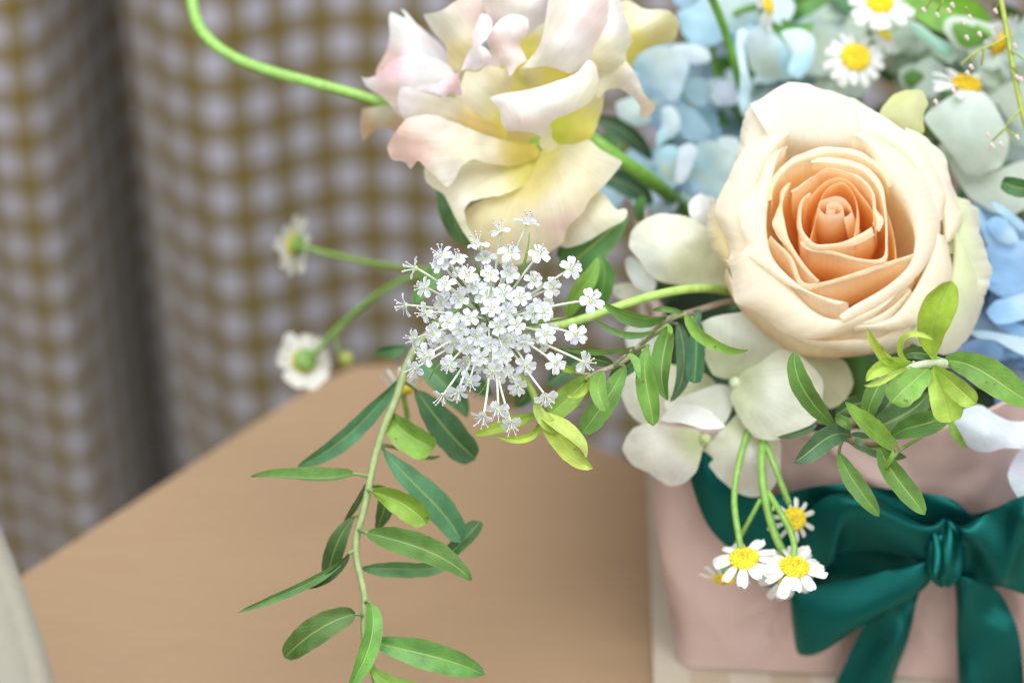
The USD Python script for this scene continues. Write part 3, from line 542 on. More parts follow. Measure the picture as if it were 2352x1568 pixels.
# behind
lp([(140, 720), (230, 705), (320, 700), (420, 780), (480, 860), (390, 880), (300, 850), (220, 868), (150, 930), (136, 850)], 26, [(140, 820, 6), (300, 760, -2), (450, 820, -6), (300, 870, 3)], 2, [(160, 860, TAN), (280, 720, CW), (400, 830, TAN)], seed=1)
lp([(1840, 20), (1900, 0), (2000, 58), (2100, 66), (2175, 72), (2232, 150), (2205, 275), (2060, 312), (1960, 370), (1920, 445), (1850, 520), (1760, 480), (1760, 200)], 16, [(1800, 300, 0), (1960, 200, -4), (2100, 120, -2), (2210, 200, 6), (2040, 300, 5), (1900, 50, 4)], 3, [(1800, 300, YE), (2000, 100, CW), (2150, 250, (.84, .74, .36)), (1950, 330, YE)], seed=2)
lp([(1560, 560), (1700, 480), (1740, 600), (1735, 720), (1685, 850), (1650, 930), (1500, 1000), (1380, 930), (1400, 780)], 14, [(1400, 950, 10), (1700, 600, -2), (1700, 800, 4), (1500, 700, 6)], 1.5, [(1450, 850, YG), (1700, 600, (.86, .80, .50)), (1600, 850, YE)], seed=3)
lp([(1180, 470), (1330, 430), (1480, 400), (1640, 440), (1600, 540), (1400, 620), (1260, 600)], 15, [(1250, 520, 4), (1400, 440, -2), (1600, 480, 2), (1400, 600, 8)], 1, [(1400, 500, YE), (1250, 480, (.86, .8, .5)), (1600, 460, (.86, .7, .15))], seed=4)
lp([(1180, 220), (1320, 120), (1420, 100), (1400, 300), (1300, 450), (1180, 470)], 14, [(1200, 300, 3), (1400, 120, 0), (1200, 460, 4)], 1, [(1250, 350, YE), (1400, 130, CW)], seed=5)
lp([(430, 120), (330, 80), (322, 200), (300, 340), (230, 490), (300, 640), (480, 600), (700, 560), (790, 500), (720, 380), (640, 270), (500, 160), (430, 72), (395, 58)], 17, [(400, 70, 6), (330, 250, 4), (480, 300, -3), (640, 300, 3), (500, 500, -4), (740, 480, 3), (260, 480, 4)], 3, [(380, 90, (.88, .92, .88)), (330, 420, (.84, .62, .54)), (500, 300, LW), (600, 480, (.84, .82, .86))], seed=6)
lp([(135, 505), (170, 515), (230, 505), (340, 400), (470, 360), (560, 360), (720, 440), (760, 540), (640, 640), (560, 800), (430, 800), (330, 700), (240, 620), (160, 560)], 12, [(140, 520, 8), (300, 520, 1), (480, 400, -3), (650, 480, 0), (500, 650, 2), (350, 690, 4)], 2.5, [(150, 520, LW), (320, 430, PK), (480, 420, (.86, .84, .88)), (600, 520, (.86, .86, .88)), (350, 650, (.86, .74, .66))], seed=7)
lp([(548, 100), (620, 90), (700, 50), (790, -10), (1000, -60), (1100, -40), (1010, 160), (960, 240), (840, 360), (770, 470), (720, 420), (690, 300), (610, 210)], 9, [(550, 110, 6), (700, 80, -2), (900, 30, -3), (700, 290, 5), (820, 300, -1), (770, 450, 4), (1000, 100, 2)], 2, [(600, 130, (.86, .84, .74)), (760, 330, (.84, .74, .40)), (880, 60, (.88, .72, .68)), (750, 200, (.86, .82, .66))], seed=8)
# backing petals deep in the bloom
lp([(700, 420), (1000, 330), (1300, 300), (1650, 400), (1680, 640), (1600, 860), (1400, 1000), (1250, 980), (1000, 900), (800, 740), (690, 600)], 19, [(800, 500, 0), (1300, 350, 0), (1300, 950, 6), (1600, 600, 0)], 1.5, [(800, 550, (.85, .78, .52)), (1200, 600, YE), (1550, 600, YE), (1150, 930, (.80, .66, .24))], seed=51)
# upper front
lp([(900, -60), (1200, -70), (1400, -60), (1395, 60), (1380, 140), (1310, 170), (1240, 230), (1170, 180), (1060, 210), (1000, 160)], 4, [(1000, 0, 2), (1150, 100, -2), (1300, 50, -4), (1380, 100, 3), (1100, 190, 3)], 3, [(1000, 20, (.88, .76, .72)), (1180, 90, (.88, .86, .78)), (1330, 80, LW), (1240, 210, LW)], seed=9, ruf=.8)
lp([(930, 90), (985, 110), (1005, 190), (960, 265), (930, 300), (905, 330), (870, 300), (880, 200)], 1, [(940, 100, 2), (990, 200, -2), (900, 300, 1)], 1.5, [(960, 150, LW), (900, 300, (.90, .80, .84))], seed=10)
lp([(1240, 130), (1160, 90), (1060, 120), (990, 200), (960, 260), (1000, 350), (960, 420), (1020, 460), (1080, 430), (1120, 505), (1170, 440), (1230, 400), (1180, 290), (1235, 220)], 2, [(1200, 130, 2), (1050, 200, -2), (1200, 230, 1.5), (1100, 300, 2), (1180, 340, -1), (1000, 400, 3), (1120, 480, -2)], 2, [(1100, 200, LW), (1060, 320, (.88, .70, .70)), (1150, 380, (.88, .72, .68)), (1100, 460, (.92, .84, .90))], seed=11, ruf=1.6)
lp([(390, 578), (460, 575), (530, 570), (640, 550), (740, 500), (790, 470), (840, 350), (900, 300), (960, 320), (1000, 380), (940, 440), (880, 470), (830, 460), (780, 480), (790, 560), (800, 630), (770, 635), (720, 610), (690, 645), (620, 612), (540, 600), (440, 605)], 1, [(400, 590, 5), (600, 570, 0), (700, 630, -2), (760, 560, -3), (790, 620, 3), (860, 380, -1), (930, 420, -3), (880, 465, 2)], 2, [(420, 590, LW), (640, 580, (.90, .80, .88)), (740, 560, (.88, .62, .66)), (860, 440, (.92, .84, .92)), (900, 340, LW)], seed=12, ruf=1.5, step=8)
lp([(830, 470), (900, 480), (960, 440), (1060, 450), (1150, 500), (1120, 590), (1060, 680), (1080, 800), (1110, 910), (950, 870), (800, 700), (760, 640), (795, 560)], 7, [(850, 480, -3), (1050, 500, -1), (850, 650, 0), (1000, 700, 4), (1100, 890, 12)], 1.5, [(900, 560, CW), (1050, 560, (.85, .78, .52)), (1080, 850, YE), (820, 660, (.87, .8, .66))], seed=13)
lp([(395, 590), (520, 610), (640, 640), (760, 650), (900, 760), (1000, 830), (1100, 915), (1300, 960), (1200, 990), (1050, 930), (850, 870), (700, 790), (540, 790), (430, 800), (380, 700)], 6, [(420, 620, 0), (420, 760, 3), (650, 680, -2), (900, 790, 1), (1150, 940, 14), (700, 780, 5)], 2, [(420, 650, (.84, .80, .82)), (650, 680, (.87, .84, .70)), (900, 840, (.84, .66, .28)), (1200, 960, YE)], seed=14)
# lower front
lp([(430, 790), (560, 760), (650, 770), (800, 830), (950, 890), (1100, 935), (1310, 985), (1310, 1020), (1180, 1090), (1020, 1090), (870, 1060), (790, 1110), (760, 1180), (700, 1240), (640, 1180), (560, 1110), (510, 1060), (465, 1115), (420, 1070), (340, 1055), (308, 980)], 4, [(320, 980, 4), (470, 880, -4), (460, 1100, 2), (700, 900, -3), (680, 1220, -2), (900, 1000, 0), (1300, 1000, 18), (850, 1060, -4)], 2.5, [(350, 980, (.86, .62, .54)), (480, 1000, (.86, .60, .54)), (600, 850, (.87, .80, .72)), (850, 1000, (.88, .84, .66)), (1250, 1000, (.84, .70, .18)), (700, 1180, (.87, .83, .76))], seed=15, ruf=.8)
lp([(560, 1100), (700, 1200), (790, 1100), (880, 1060), (1020, 1090), (1180, 1090), (1320, 1010), (1300, 1120), (1240, 1215), (1060, 1290), (860, 1330), (815, 1390), (830, 1480), (900, 1600), (1000, 1720), (860, 1600), (760, 1440), (680, 1290), (560, 1200)], 9, [(570, 1130, 2), (700, 1300, 0), (900, 1150, 2), (1300, 1020, 16), (850, 1350, -5), (1100, 1260, -4), (850, 1560, -2), (1000, 1180, 1)], 2, [(600, 1150, CW), (900, 1250, (.87, .82, .60)), (1250, 1080, YE), (850, 1350, (.88, .86, .74)), (820, 1500, CW)], seed=16)
lp([(1320, 1000), (1420, 960), (1540, 950), (1640, 925), (1740, 1000), (1862, 1070), (1790, 1170), (1705, 1262), (1640, 1330), (1590, 1420), (1500, 1500), (1470, 1600), (1330, 1700), (1100, 1760), (960, 1680), (870, 1560), (820, 1440), (840, 1375), (960, 1320), (1100, 1280), (1230, 1210), (1290, 1100)], 6, [(1320, 1010, 18), (1640, 940, 2), (1850, 1070, 5), (1700, 1250, 1), (1480, 1250, -3), (1250, 1300, 2), (1000, 1400, 4), (1400, 1600, 3), (1100, 1700, 8), (1500, 1480, -1)], 2.5, [(1320, 1030, YE), (1260, 1200, (.86, .75, .30)), (1550, 1100, (.87, .81, .58)), (1800, 1080, (.88, .84, .70)), (1450, 1350, (.87, .80, .62)), (1480, 1480, (.88, .68, .64)), (1000, 1480, (.85, .76, .46)), (1250, 1650, (.87, .80, .60))], seed=17)
lp([(1600, 1330), (1700, 1265), (1760, 1300), (1830, 1390), (1880, 1380), (1900, 1400), (1880, 1450), (1780, 1510), (1680, 1570), (1500, 1640), (1440, 1620), (1500, 1480)], 11, [(1720, 1280, 0), (1890, 1390, -2), (1700, 1450, -2), (1500, 1600, 4), (1600, 1350, 3)], 2, [(1700, 1350, (.87, .82, .62)), (1880, 1400, CW), (1550, 1550, (.86, .78, .66))], seed=18)
lp([(1650, 400), (1760, 300), (1880, 400), (1960, 500), (2010, 620), (2082, 710), (2060, 750), (2010, 785), (1978, 780), (1985, 720), (1930, 640), (1840, 590), (1760, 600), (1700, 650), (1690, 520)], 5, [(1700, 420, 3), (1860, 420, -2), (1980, 580, -3), (2060, 730, 2), (1850, 590, 4), (1700, 620, 4)], 3, [(1750, 400, (.86, .82, .58)), (1930, 540, (.88, .80, .74)), (2050, 730, (.88, .72, .58)), (1800, 560, (.87, .8, .62))], seed=19)
lp([(1740, -40), (1830, -40), (1875, 100), (1925, 280), (1885, 355), (1895, 405), (1860, 450), (1760, 480), (1640, 440), (1660, 330), (1720, 240), (1770, 130)], 1, [(1800, 0, 0), (1900, 290, 3), (1800, 250, -3), (1700, 430, 3), (1870, 400, 3)], 3, [(1840, 150, LW), (1780, 350, (.86, .84, .66)), (1700, 420, (.85, .80, .52)), (1890, 300, (.88, .88, .76))], seed=20)
lp([(1390, -40), (1600, -60), (1770, -40), (1765, 120), (1760, 215), (1690, 290), (1650, 400), (1575, 470), (1510, 488), (1430, 455), (1330, 440), (1195, 455), (1300, 330), (1350, 180)], -2, [(1400, 0, 2), (1600, 100, -4), (1750, 100, 1), (1300, 380, 3), (1450, 300, -3), (1540, 480, 5), (1680, 290, 3)], 4, [(1420, 150, (.87, .78, .70)), (1600, 80, (.90, .76, .76)), (1560, 250, LW), (1500, 420, (.90, .90, .88)), (1720, 180, (.90, .76, .76)), (1250, 440, (.88, .86, .76))], seed=21)
lp([(985, 648), (1100, 615), (1200, 600), (1330, 570), (1480, 520), (1580, 470), (1640, 400), (1685, 430), (1702, 520), (1695, 600), (1650, 680), (1560, 730), (1460, 770), (1400, 800), (1365, 860), (1330, 912), (1280, 880), (1200, 870), (1130, 868), (1108, 872), (1060, 800), (1045, 720)], -5, [(1000, 650, 4), (1200, 640, -1), (1450, 600, -4), (1640, 440, 2), (1670, 620, 3), (1400, 700, -5), (1110, 850, 3), (1320, 890, 5), (1200, 800, -2), (1060, 720, 3)], 4.5, [(1020, 670, LW), (1250, 640, (.90, .76, .80)), (1400, 680, (.90, .88, .88)), (1600, 550, (.90, .89, .84)), (1230, 800, (.88, .78, .78)), (1330, 860, (.88, .82, .80)), (1650, 600, CW)], seed=22)
lp([(1330, 900), (1370, 840), (1395, 850), (1400, 910), (1440, 960), (1390, 1000), (1330, 990), (1310, 940)], 3, [(1330, 910, 0), (1400, 900, 3), (1380, 990, 10), (1320, 980, 6)], 1, [(1350, 920, (.86, .84, .60))], seed=23)
put(lis, 'throat', (lambda b: (b[0], b[1]))(ball(P('z1', 1325, 985, LD + .026), .0045, 2)), DISC, tint=(.20, .34, .05))
put(lis, 'stem', tube(line('z1', [(1500, 800), (1640, 900), (1800, 1020), (1960, 1130), (2100, 1230), (2300, 1400)], [LD + .03, LD + .022, LD + .022, LD + .028, LD + .04, LD + .07]), [.0016, .0018, .0019, .002, .002, .002], 10), STEM, tint=(.20, .42, .07))

# ------------------------------------------------------------------ single stems
st_ = thing('bent_stem', 'smooth bent green stem curling up left of the lisianthus', 'stem', P('w3', 2150, 580, .585))
put(st_, 'stem', tube(line('w3', [(1060, -220), (1065, -60), (1080, 70), (1120, 170), (1220, 270), (1380, 355), (1600, 425), (1850, 490), (2060, 550), (2250, 620)], [.60, .598, .595, .592, .59, .588, .585, .583, .582, .585]), [.0017, .0016, .0016, .0016, .0015, .0015, .0015, .0014, .0014, .0013], 12, 90), STEM, tint=(.27, .48, .11))
s2 = thing('thin_stem', 'thin straight green stem rising through the pale blue hydrangea to the top edge', 'stem', P('w5', 1010, 470, .60))
put(s2, 'stem', tube(line('w5', [(800, -90), (850, 10), (905, 140), (955, 290), (1005, 470), (1040, 620)], [.585, .59, .595, .60, .605, .615]), .0011, 10), STEM, tint=(.16, .40, .05))

# ------------------------------------------------------------------ white lace flower
UD = .540
hub = P('z4', 745, 820, UD)
lace = thing('lace_flower', 'round white lace flower head of many tiny florets, sharpest bloom at the centre', 'lace flower', hub)
LSC = PX / 1.8444 / K                               # metres per pixel of view z4
FLO = [(975, 195, .1, .95, .25), (810, 245, -.1, .95, .25), (675, 325, -.3, .85, .3), (870, 375, .1, .7, .7), (1048, 385, .2, .55, .8), (1248, 472, .25, .15, 1), (450, 395, -.5, .5, .5), (545, 415, -.2, .7, .5), (716, 412, -.1, .7, .6), (282, 470, -.95, .15, .1),
       (440, 442, -.4, .4, .8), (610, 515, -.1, .5, .8), (866, 505, .1, .35, 1), (1018, 542, .15, .2, 1), (1130, 592, .25, .1, 1), (345, 590, -.8, .2, .5), (470, 570, -.35, .4, .8), (742, 520, 0, .5, .8), (222, 700, -.98, 0, .1), (345, 745, -.75, -.1, .6), (450, 690, -.5, .1, .8),
       (560, 670, -.3, .25, .9), (645, 592, -.1, .35, .9), (735, 640, 0, .3, 1), (830, 625, .1, .3, 1), (932, 652, .15, .2, 1), (1018, 752, .2, .05, 1), (1370, 668, .2, .05, 1), (1075, 742, .3, 0, 1), (490, 800, -.3, 0, .9), (620, 780, -.15, .1, 1), (755, 722, 0, .15, 1), (850, 745, .1, .15, 1),
       (280, 905, -.85, -.1, .4), (395, 872, -.55, 0, .8), (562, 850, -.2, -.1, .9), (512, 930, -.3, -.3, .8), (662, 892, -.1, -.2, 1), (800, 828, .05, 0, 1), (912, 825, .15, 0, 1), (1090, 875, .15, -.1, 1), (1278, 878, .15, -.15, 1), (350, 1010, -.6, -.25, .7), (602, 955, -.15, -.3, .9),
       (742, 940, 0, -.25, 1), (842, 922, .05, -.2, 1), (958, 930, .1, -.2, 1), (1152, 1058, .2, -.25, 1), (1325, 1052, .75, -.2, .6), (275, 1095, -.65, -.35, .5), (490, 1068, -.3, -.45, .8), (592, 1045, -.15, -.5, .8), (682, 1022, -.05, -.4, .9), (830, 1010, .05, -.4, .9), (966, 1068, .1, -.45, .8),
       (455, 1258, -.35, -.8, .4), (545, 1232, -.3, -.7, .5), (620, 1168, -.15, -.65, .6), (762, 1112, 0, -.6, .8), (915, 1198, .1, -.5, .9), (1095, 1270, .25, -.6, .7), (795, 1345, .0, -.7, .6), (705, 1385, -.25, -.85, .3), (875, 1430, .1, -.75, .6)]
LT = (.86, .89, .94)
rl = np.random.default_rng(21)
for i, (x, y, nr, nu_, nt) in enumerate(FLO):
    rr_ = math.hypot(x - 745, y - 790)
    front = .030 * math.sqrt(max(.02, 1 - (rr_ / 700) ** 2)) * (.55 + .45 * rl.random())
    dep = UD - front * .85 + (.006 if rr_ > 520 else 0) * rl.random() + .004
    if rr_ > 480: dep = UD - .012 - .004 * rl.random()
    c = P('z4', x, y, dep)
    n = cam_dir(nr + rl.normal() * .06, nu_ + rl.normal() * .06, nt)
    a, b_, n = frame(n)
    R = LSC * (55 + 16 * min(1, rr_ / 550)) * rl.uniform(.93, 1.1)
    f = put(lace, 'floret', (lambda q: (q[0], q[1]))((lambda m: ((m.vertices * [.24, .24, .16]) @ np.array([a, b_, n]) * R + c, m.faces))(trimesh.creation.icosphere(2, 1.0))), DISC, tint=(.58, .70, .24))
    rot0 = rl.uniform(0, 6.28)
    for k in range(5):
        th = rot0 + k * 2 * math.pi / 5 + rl.normal() * .08
        e = math.cos(th) * a + math.sin(th) * b_; sd = np.cross(n, e)
        ln = R * rl.uniform(.85, 1.12); wd = R * rl.uniform(.62, .84)
        lift = (.38 if rr_ > 300 else .62) + rl.normal() * .15
        V, Fc = petal_sheet(c + e * R * .1, e, sd, n, ln, wd, lift, -.35, .12, (.55, .28), 9, 7, .16, i * 7 + k)
        tt = np.array(LT) * (np.array([.93, .92, 1.06]) if rl.random() < .12 else 1)
        put(f, 'petal', (V, Fc), LACE, tint=tuple(tt))
    ms = []
    for k in range(5):
        th = rot0 + (k + .5) * 2 * math.pi / 5
        e = math.cos(th) * a + math.sin(th) * b_
        tipv = c + n * R * rl.uniform(.75, 1.05) + e * R * rl.uniform(.2, .6)
        tb_ = tube([c + e * R * .1, c + n * R * .45 + e * R * .22, tipv], R * .042, 5, 7)
        bl_ = ball(tipv, R * .105, 1)
        ms += [(*tb_, None, np.array((.82, .85, .86))), (*bl_, None, np.array((.72, .66, .64)))]
    V, Fc, _, T = joined(*ms)
    put(f, 'stamens', (V, Fc, None, T), LACE)
    st0 = hub + (c - hub) * .06
    midp = hub * .5 + c * .5 + RIGHT * rl.normal() * .0006 + UP * .0008
    put(lace, 'pedicel', tube([st0, midp, c - n * R * .08], [R * .14, R * .115, R * .10], 7, 14), STEM, tint=(.72, .78, .62))
inn = []
for k in range(46):
    q_ = math.sqrt((k + .5) / 46) * 400; th0 = k * 2.39996 + rl.normal() * .2
    x, y = 755 + q_ * math.cos(th0), 800 + q_ * .95 * math.sin(th0)
    c = P('z4', x, y, UD - .010 * math.sqrt(max(.05, 1 - (q_ / 520) ** 2)) + rl.normal() * .0012)
    a, b_, n = frame(cam_dir(.5 * math.cos(th0) + rl.normal() * .15, -.5 * math.sin(th0) + .1 + rl.normal() * .15, .9)); R_i = LSC * rl.uniform(36, 50)
    r0 = rl.uniform(0, 6.28)
    for j in range(5):
        e = math.cos(r0 + j * 1.2566) * a + math.sin(r0 + j * 1.2566) * b_
        V, Fc = petal_sheet(c, e, np.cross(n, e), n, R_i * rl.uniform(.85, 1.1), R_i * .72, .5, -.4, .12, (.55, .28), 7, 5, .14, k * 5 + j + 900)
        inn.append((V, Fc, None, np.array(LT) * rl.uniform(.94, 1.03)))
    V, Fc = tube([hub + (c - hub) * .1, c], R_i * .09, 5, 4, smooth=False); inn.append((V, Fc, None, np.array((.70, .78, .56))))
    V, Fc = ball(c + n * R_i * .06, R_i * .17, 1); inn.append((V, Fc, None, np.array((.70, .78, .40))))
V, Fc, _, T = joined(*inn); put(lace, 'inner_florets', (V, Fc, None, T), LACE, kind='stuff')
hv = []
for i, (x, y, *_r) in enumerate(FLO):
    if math.hypot(x - 745, y - 790) < 380: continue
    c = P('z4', x, y, UD - .012); ax_ = c - hub; L_ = np.linalg.norm(ax_); ax_ /= L_
    a, b_, _n = frame(ax_)
    for k in range(16):
        t = rl.uniform(.35, .95); th = rl.uniform(0, 6.28); p = hub + ax_ * L_ * t; o = math.cos(th) * a + math.sin(th) * b_
        q = p + o * .0009 + ax_ * .0002; s_ = np.cross(o, ax_) * .00004
        hv.append((np.array([p - s_, p + s_, q]), [[0, 1, 2]]))
V, Fc, _, _ = joined(*[(v, f) for v, f in hv]); put(lace, 'hairs', (V, Fc), STEM, tint=(.75, .8, .66), kind='stuff')
for k, pts in enumerate([[(745, 830), (690, 980), (730, 1130), (640, 1280)], [(745, 810), (620, 700), (480, 760), (350, 810)], [(760, 800), (930, 520), (975, 370), (990, 250)], [(745, 820), (560, 980), (420, 1080), (370, 1160)], [(770, 830), (980, 820), (1130, 790), (1215, 775)], [(745, 800), (680, 500), (650, 400), (648, 360)]]):
    put(lace, 'bract', tube(line('z4', pts, [UD, UD - .006, UD - .01, UD - .008]), [.0005, .0005, .0004, .0001], 6), STEM, tint=(.24, .40, .08))
put(lace, 'receptacle', ball(hub, .0028, 2), STEM, tint=(.55, .68, .34))
put(lace, 'stem', tube(line('D', [(1160, 738), (1250, 752), (1330, 735), (1440, 697), (1530, 672), (1610, 662), (1700, 680)], [.541, .545, .546, .548, .553, .562, .580]), [.0010, .0010, .0011, .0011, .0011, .0011, .0010], 10, 60), STEM, tint=(.40, .58, .14))

# ------------------------------------------------------------------ leafy sprigs
DK, MD, BR, YL, TL, GY = (.055, .125, .035), (.10, .22, .045), (.20, .38, .06), (.36, .50, .07), (.07, .21, .10), (.07, .15, .08)
def sprig(label, z, stem_pts, stem_d, rad, col, leaves, group=None, d=.54):
    t = thing('leafy_sprig', label, 'leafy sprig', P(z, *stem_pts[0], np.ravel(stem_d)[0]), 'leafy sprigs trailing from the bouquet')
    sl = tube(line(z, stem_pts, stem_d), rad, 9, 60)
    put(t, 'stem', sl, STEM, tint=col)
    sc = sl[0][:540].reshape(60, 9, 3).mean(1)
    for k, (sp, w, tint, dd, *rest) in enumerate(leaves):
        kw = rest[0] if rest else {}
        b0 = P(z, *sp[0], dd[0] if np.ndim(dd) else dd); b1 = P(z, *sp[1], dd[0] if np.ndim(dd) else dd); ds_ = np.linalg.norm(sc - b0, axis=1); g_ = sc[ds_.argmin()]
        if .0008 < ds_.min() < .02: put(t, 'petiole', tube([g_, (g_ + b0) / 2 + (b0 - b1) * .04, b0 + (b1 - b0) * .05], [.0005, .0004, .0004], 6, 10), STEM, tint=(np.array(col) + np.array(tint)) / 2)
        rk = np.random.default_rng(k * 7 + len(leaves)); put(t, 'leaf', leaf(z, sp, w * .9, dd, tint=tint, seed=k * 3 + len(leaves), **{'curl': rk.normal() * .35, 'wave': .6, **kw}), LEAF)
    return t
def dd(a, b=None): return (.54 + a / 1000, .54 + (a if b is None else b) / 1000)
sprig('long drooping leafy sprig hanging in front of the brown tabletop', 'z5', [(1180, -240), (1060, -130), (990, 0), (955, 120), (905, 240), (845, 420), (815, 560), (780, 720), (745, 880), (765, 1020), (790, 1150), (785, 1300), (812, 1440), (850, 1640)], dd(12, 2), [.0010, .0010, .0009, .0009, .0008, .0007], (.34, .42, .18), [
    ([(1000, 10), (840, 190), (660, 360), (450, 482)], 120, TL, dd(22, 16), dict(roll=25, shape=(.8, .6))),
    ([(1040, 90), (1130, 210), (1230, 330), (1345, 440)], 190, (.05, .14, .06), dd(18, 22), dict(shape=(.75, .42))),
    ([(915, 220), (985, 300), (1060, 350), (1137, 392)], 185, BR, dd(12, 8), dict(roll=-20, shape=(.6, .35), fold=.5)),
    ([(1000, 400), (1080, 440), (1170, 428)], 40, DK, dd(16, 18), dict(roll=50)),
    ([(735, 515), (600, 540), (430, 538), (220, 535)], 95, MD, dd(6, 4), dict(roll=-38, fold=.7, shape=(.5, .7))),
    ([(880, 390), (1010, 540), (1160, 690), (1275, 862)], 165, TL, dd(10, 12), dict(shape=(.75, .45), roll=10)),
    ([(825, 605), (930, 640), (1020, 690), (1100, 768)], 150, (.20, .34, .04), dd(4, 0), dict(shape=(.6, .3), roll=-15, fold=.4)),
    ([(835, 580), (890, 640), (880, 720), (850, 812)], 95, DK, dd(12, 14), dict(roll=15)),
    ([(790, 580), (755, 650), (720, 710), (685, 762)], 42, DK, dd(10, 14), dict(roll=30)),
    ([(740, 730), (680, 810), (635, 910), (605, 1030)], 115, DK, dd(8, 12), dict(shape=(.8, .4))),
    ([(715, 915), (640, 1000), (560, 1060), (500, 1090)], 70, (.04, .09, .03), dd(5, 4), dict(roll=48)),
    ([(715, 915), (560, 1035), (360, 1130), (150, 1216)], 62, (.12, .30, .09), dd(5, -4), dict(roll=30, shape=(.7, .8))),
    ([(795, 812), (980, 860), (1170, 935), (1325, 1052)], 155, MD, dd(2, -2), dict(shape=(.6, .7), roll=8)),
    ([(770, 992), (920, 992), (1100, 992), (1240, 960)], 100, (.09, .24, .10), dd(8, 10), dict(roll=-25)),
    ([(1190, 940), (1260, 880), (1320, 815), (1372, 755)], 110, (.06, .15, .06), dd(14, 16), dict(roll=20, shape=(.6, .45))),
    ([(745, 1220), (620, 1262), (490, 1345), (388, 1438)], 160, (.10, .20, .05), dd(2, 4), dict(shape=(.45, .42), fold=.15)),
    ([(815, 1160), (830, 1290), (790, 1440), (700, 1620)], 120, (.16, .40, .07), dd(0, -6), dict(roll=25)),
    ([(828, 1358), (1000, 1400), (1200, 1450), (1392, 1526)], 165, (.12, .30, .07), dd(0, 2), dict(shape=(.65, .55), roll=-8)),
    ([(820, 1480), (900, 1560), (1060, 1600), (1200, 1590)], 90, BR, dd(-2, -4), dict())])
sprig('spreading leafy sprig with brownish stem just right of the lace flower', 'z6', [(1700, 60), (1480, 120), (1330, 150), (1200, 190), (1060, 230), (950, 265), (860, 335), (770, 430), (690, 520), (570, 595), (440, 650), (375, 690)], dd(40, -6), [.0009, .0008, .0007, .0006], (.42, .33, .26), [
    ([(945, 240), (800, 262), (650, 225), (490, 150)], 130, MD, dd(8, 2), dict(roll=35, fold=.5)),
    ([(1060, 225), (960, 200), (880, 195), (840, 205)], 50, MD, dd(12, 12), dict()),
    ([(850, 345), (700, 365), (560, 330), (433, 262)], 75, (.20, .40, .14), dd(4, -2), dict(roll=40, fold=.6)),
    ([(1080, 222), (1170, 340), (1310, 435), (1518, 485)], 120, BR, dd(8, -2), dict(roll=-40, fold=.6)),
    ([(960, 320), (925, 480), (905, 650), (950, 838)], 165, (.12, .26, .05), dd(3, 0), dict(fold=.55, roll=-12)),
    ([(1020, 290), (1060, 480), (1050, 680), (965, 850)], 130, GY, dd(12, 12), dict(roll=10)),
    ([(1130, 250), (1150, 420), (1145, 600), (1135, 718)], 150, (.06, .19, .10), dd(15, 10), dict(shape=(.8, .3), fold=.5)),
    ([(1190, 200), (1150, 280), (1180, 400), (1180, 520)], 90, GY, dd(22, 20), dict()),
    ([(815, 440), (785, 620), (815, 820), (847, 1018)], 165, (.13, .28, .045), dd(2, -4), dict(fold=.45, shape=(.8, .5))),
    ([(715, 462), (560, 492), (390, 492), (180, 468)], 55, MD, dd(4, -2), dict(roll=30)),
    ([(570, 578), (430, 545), (300, 505), (170, 480)], 105, DK, dd(3, 0), dict(roll=15)),
    ([(650, 520), (700, 560), (720, 620), (757, 690)], 75, (.22, .42, .12), dd(-2, -6), dict(roll=35, fold=.7)),
    ([(650, 590), (560, 760), (455, 920), (340, 1070)], 185, (.12, .27, .05), dd(-1, -4), dict(shape=(.7, .45))),
    ([(432, 655), (330, 740), (215, 850), (112, 935)], 190, (.20, .34, .05), dd(-3, -6), dict(shape=(.7, .35), fold=.35)),
    ([(495, 635), (455, 740), (480, 840), (515, 915)], 130, (.22, .42, .09), dd(-6, -12), dict(shape=(.6, .6), fold=.5)),
    ([(405, 665), (360, 760), (310, 800), (238, 808)], 62, YL, dd(-7, -11), dict(roll=30)),
    ([(380, 690), (340, 800), (300, 880), (360, 872)], 40, YL, dd(-5, -3), dict()),
    ([(740, 470), (690, 570), (600, 640), (540, 690)], 130, (.06, .17, .07), dd(8, 10), dict(roll=10)),
    ([(950, 300), (965, 360), (950, 390)], 40, BR, dd(2, 0), dict()),
    ([(300, 640), (230, 610), (130, 590)], 60, (.30, .46, .06), dd(0, 2), dict(roll=20))])
sprig('short pale lime shoot with folded bud leaves hanging under the lace flower', 'D', [(1185, 860), (1225, 905), (1245, 950), (1290, 1000), (1330, 1050)], dd(2, -4), [.0008, .0009, .0008, .0005], (.42, .55, .12), [
    ([(1232, 940), (1270, 990), (1310, 1040), (1362, 1075)], 50, (.46, .58, .12), dd(-2, -8), dict(shape=(.6, .6), fold=.6)),
    ([(1236, 950), (1290, 985), (1330, 1020), (1345, 1050)], 42, (.52, .62, .16), dd(-5, -10), dict(roll=30, fold=.6)),
    ([(1228, 925), (1240, 950), (1262, 975), (1290, 985)], 34, (.44, .56, .14), dd(-4, -6), dict(shape=(.6, .4))),
    ([(1235, 950), (1190, 965), (1130, 985), (1088, 1000)], 34, (.34, .50, .07), dd(2, 2), dict(roll=10)),
    ([(1240, 960), (1220, 1000), (1180, 1008), (1140, 1000)], 22, YL, dd(-2, -2), dict(roll=20))])
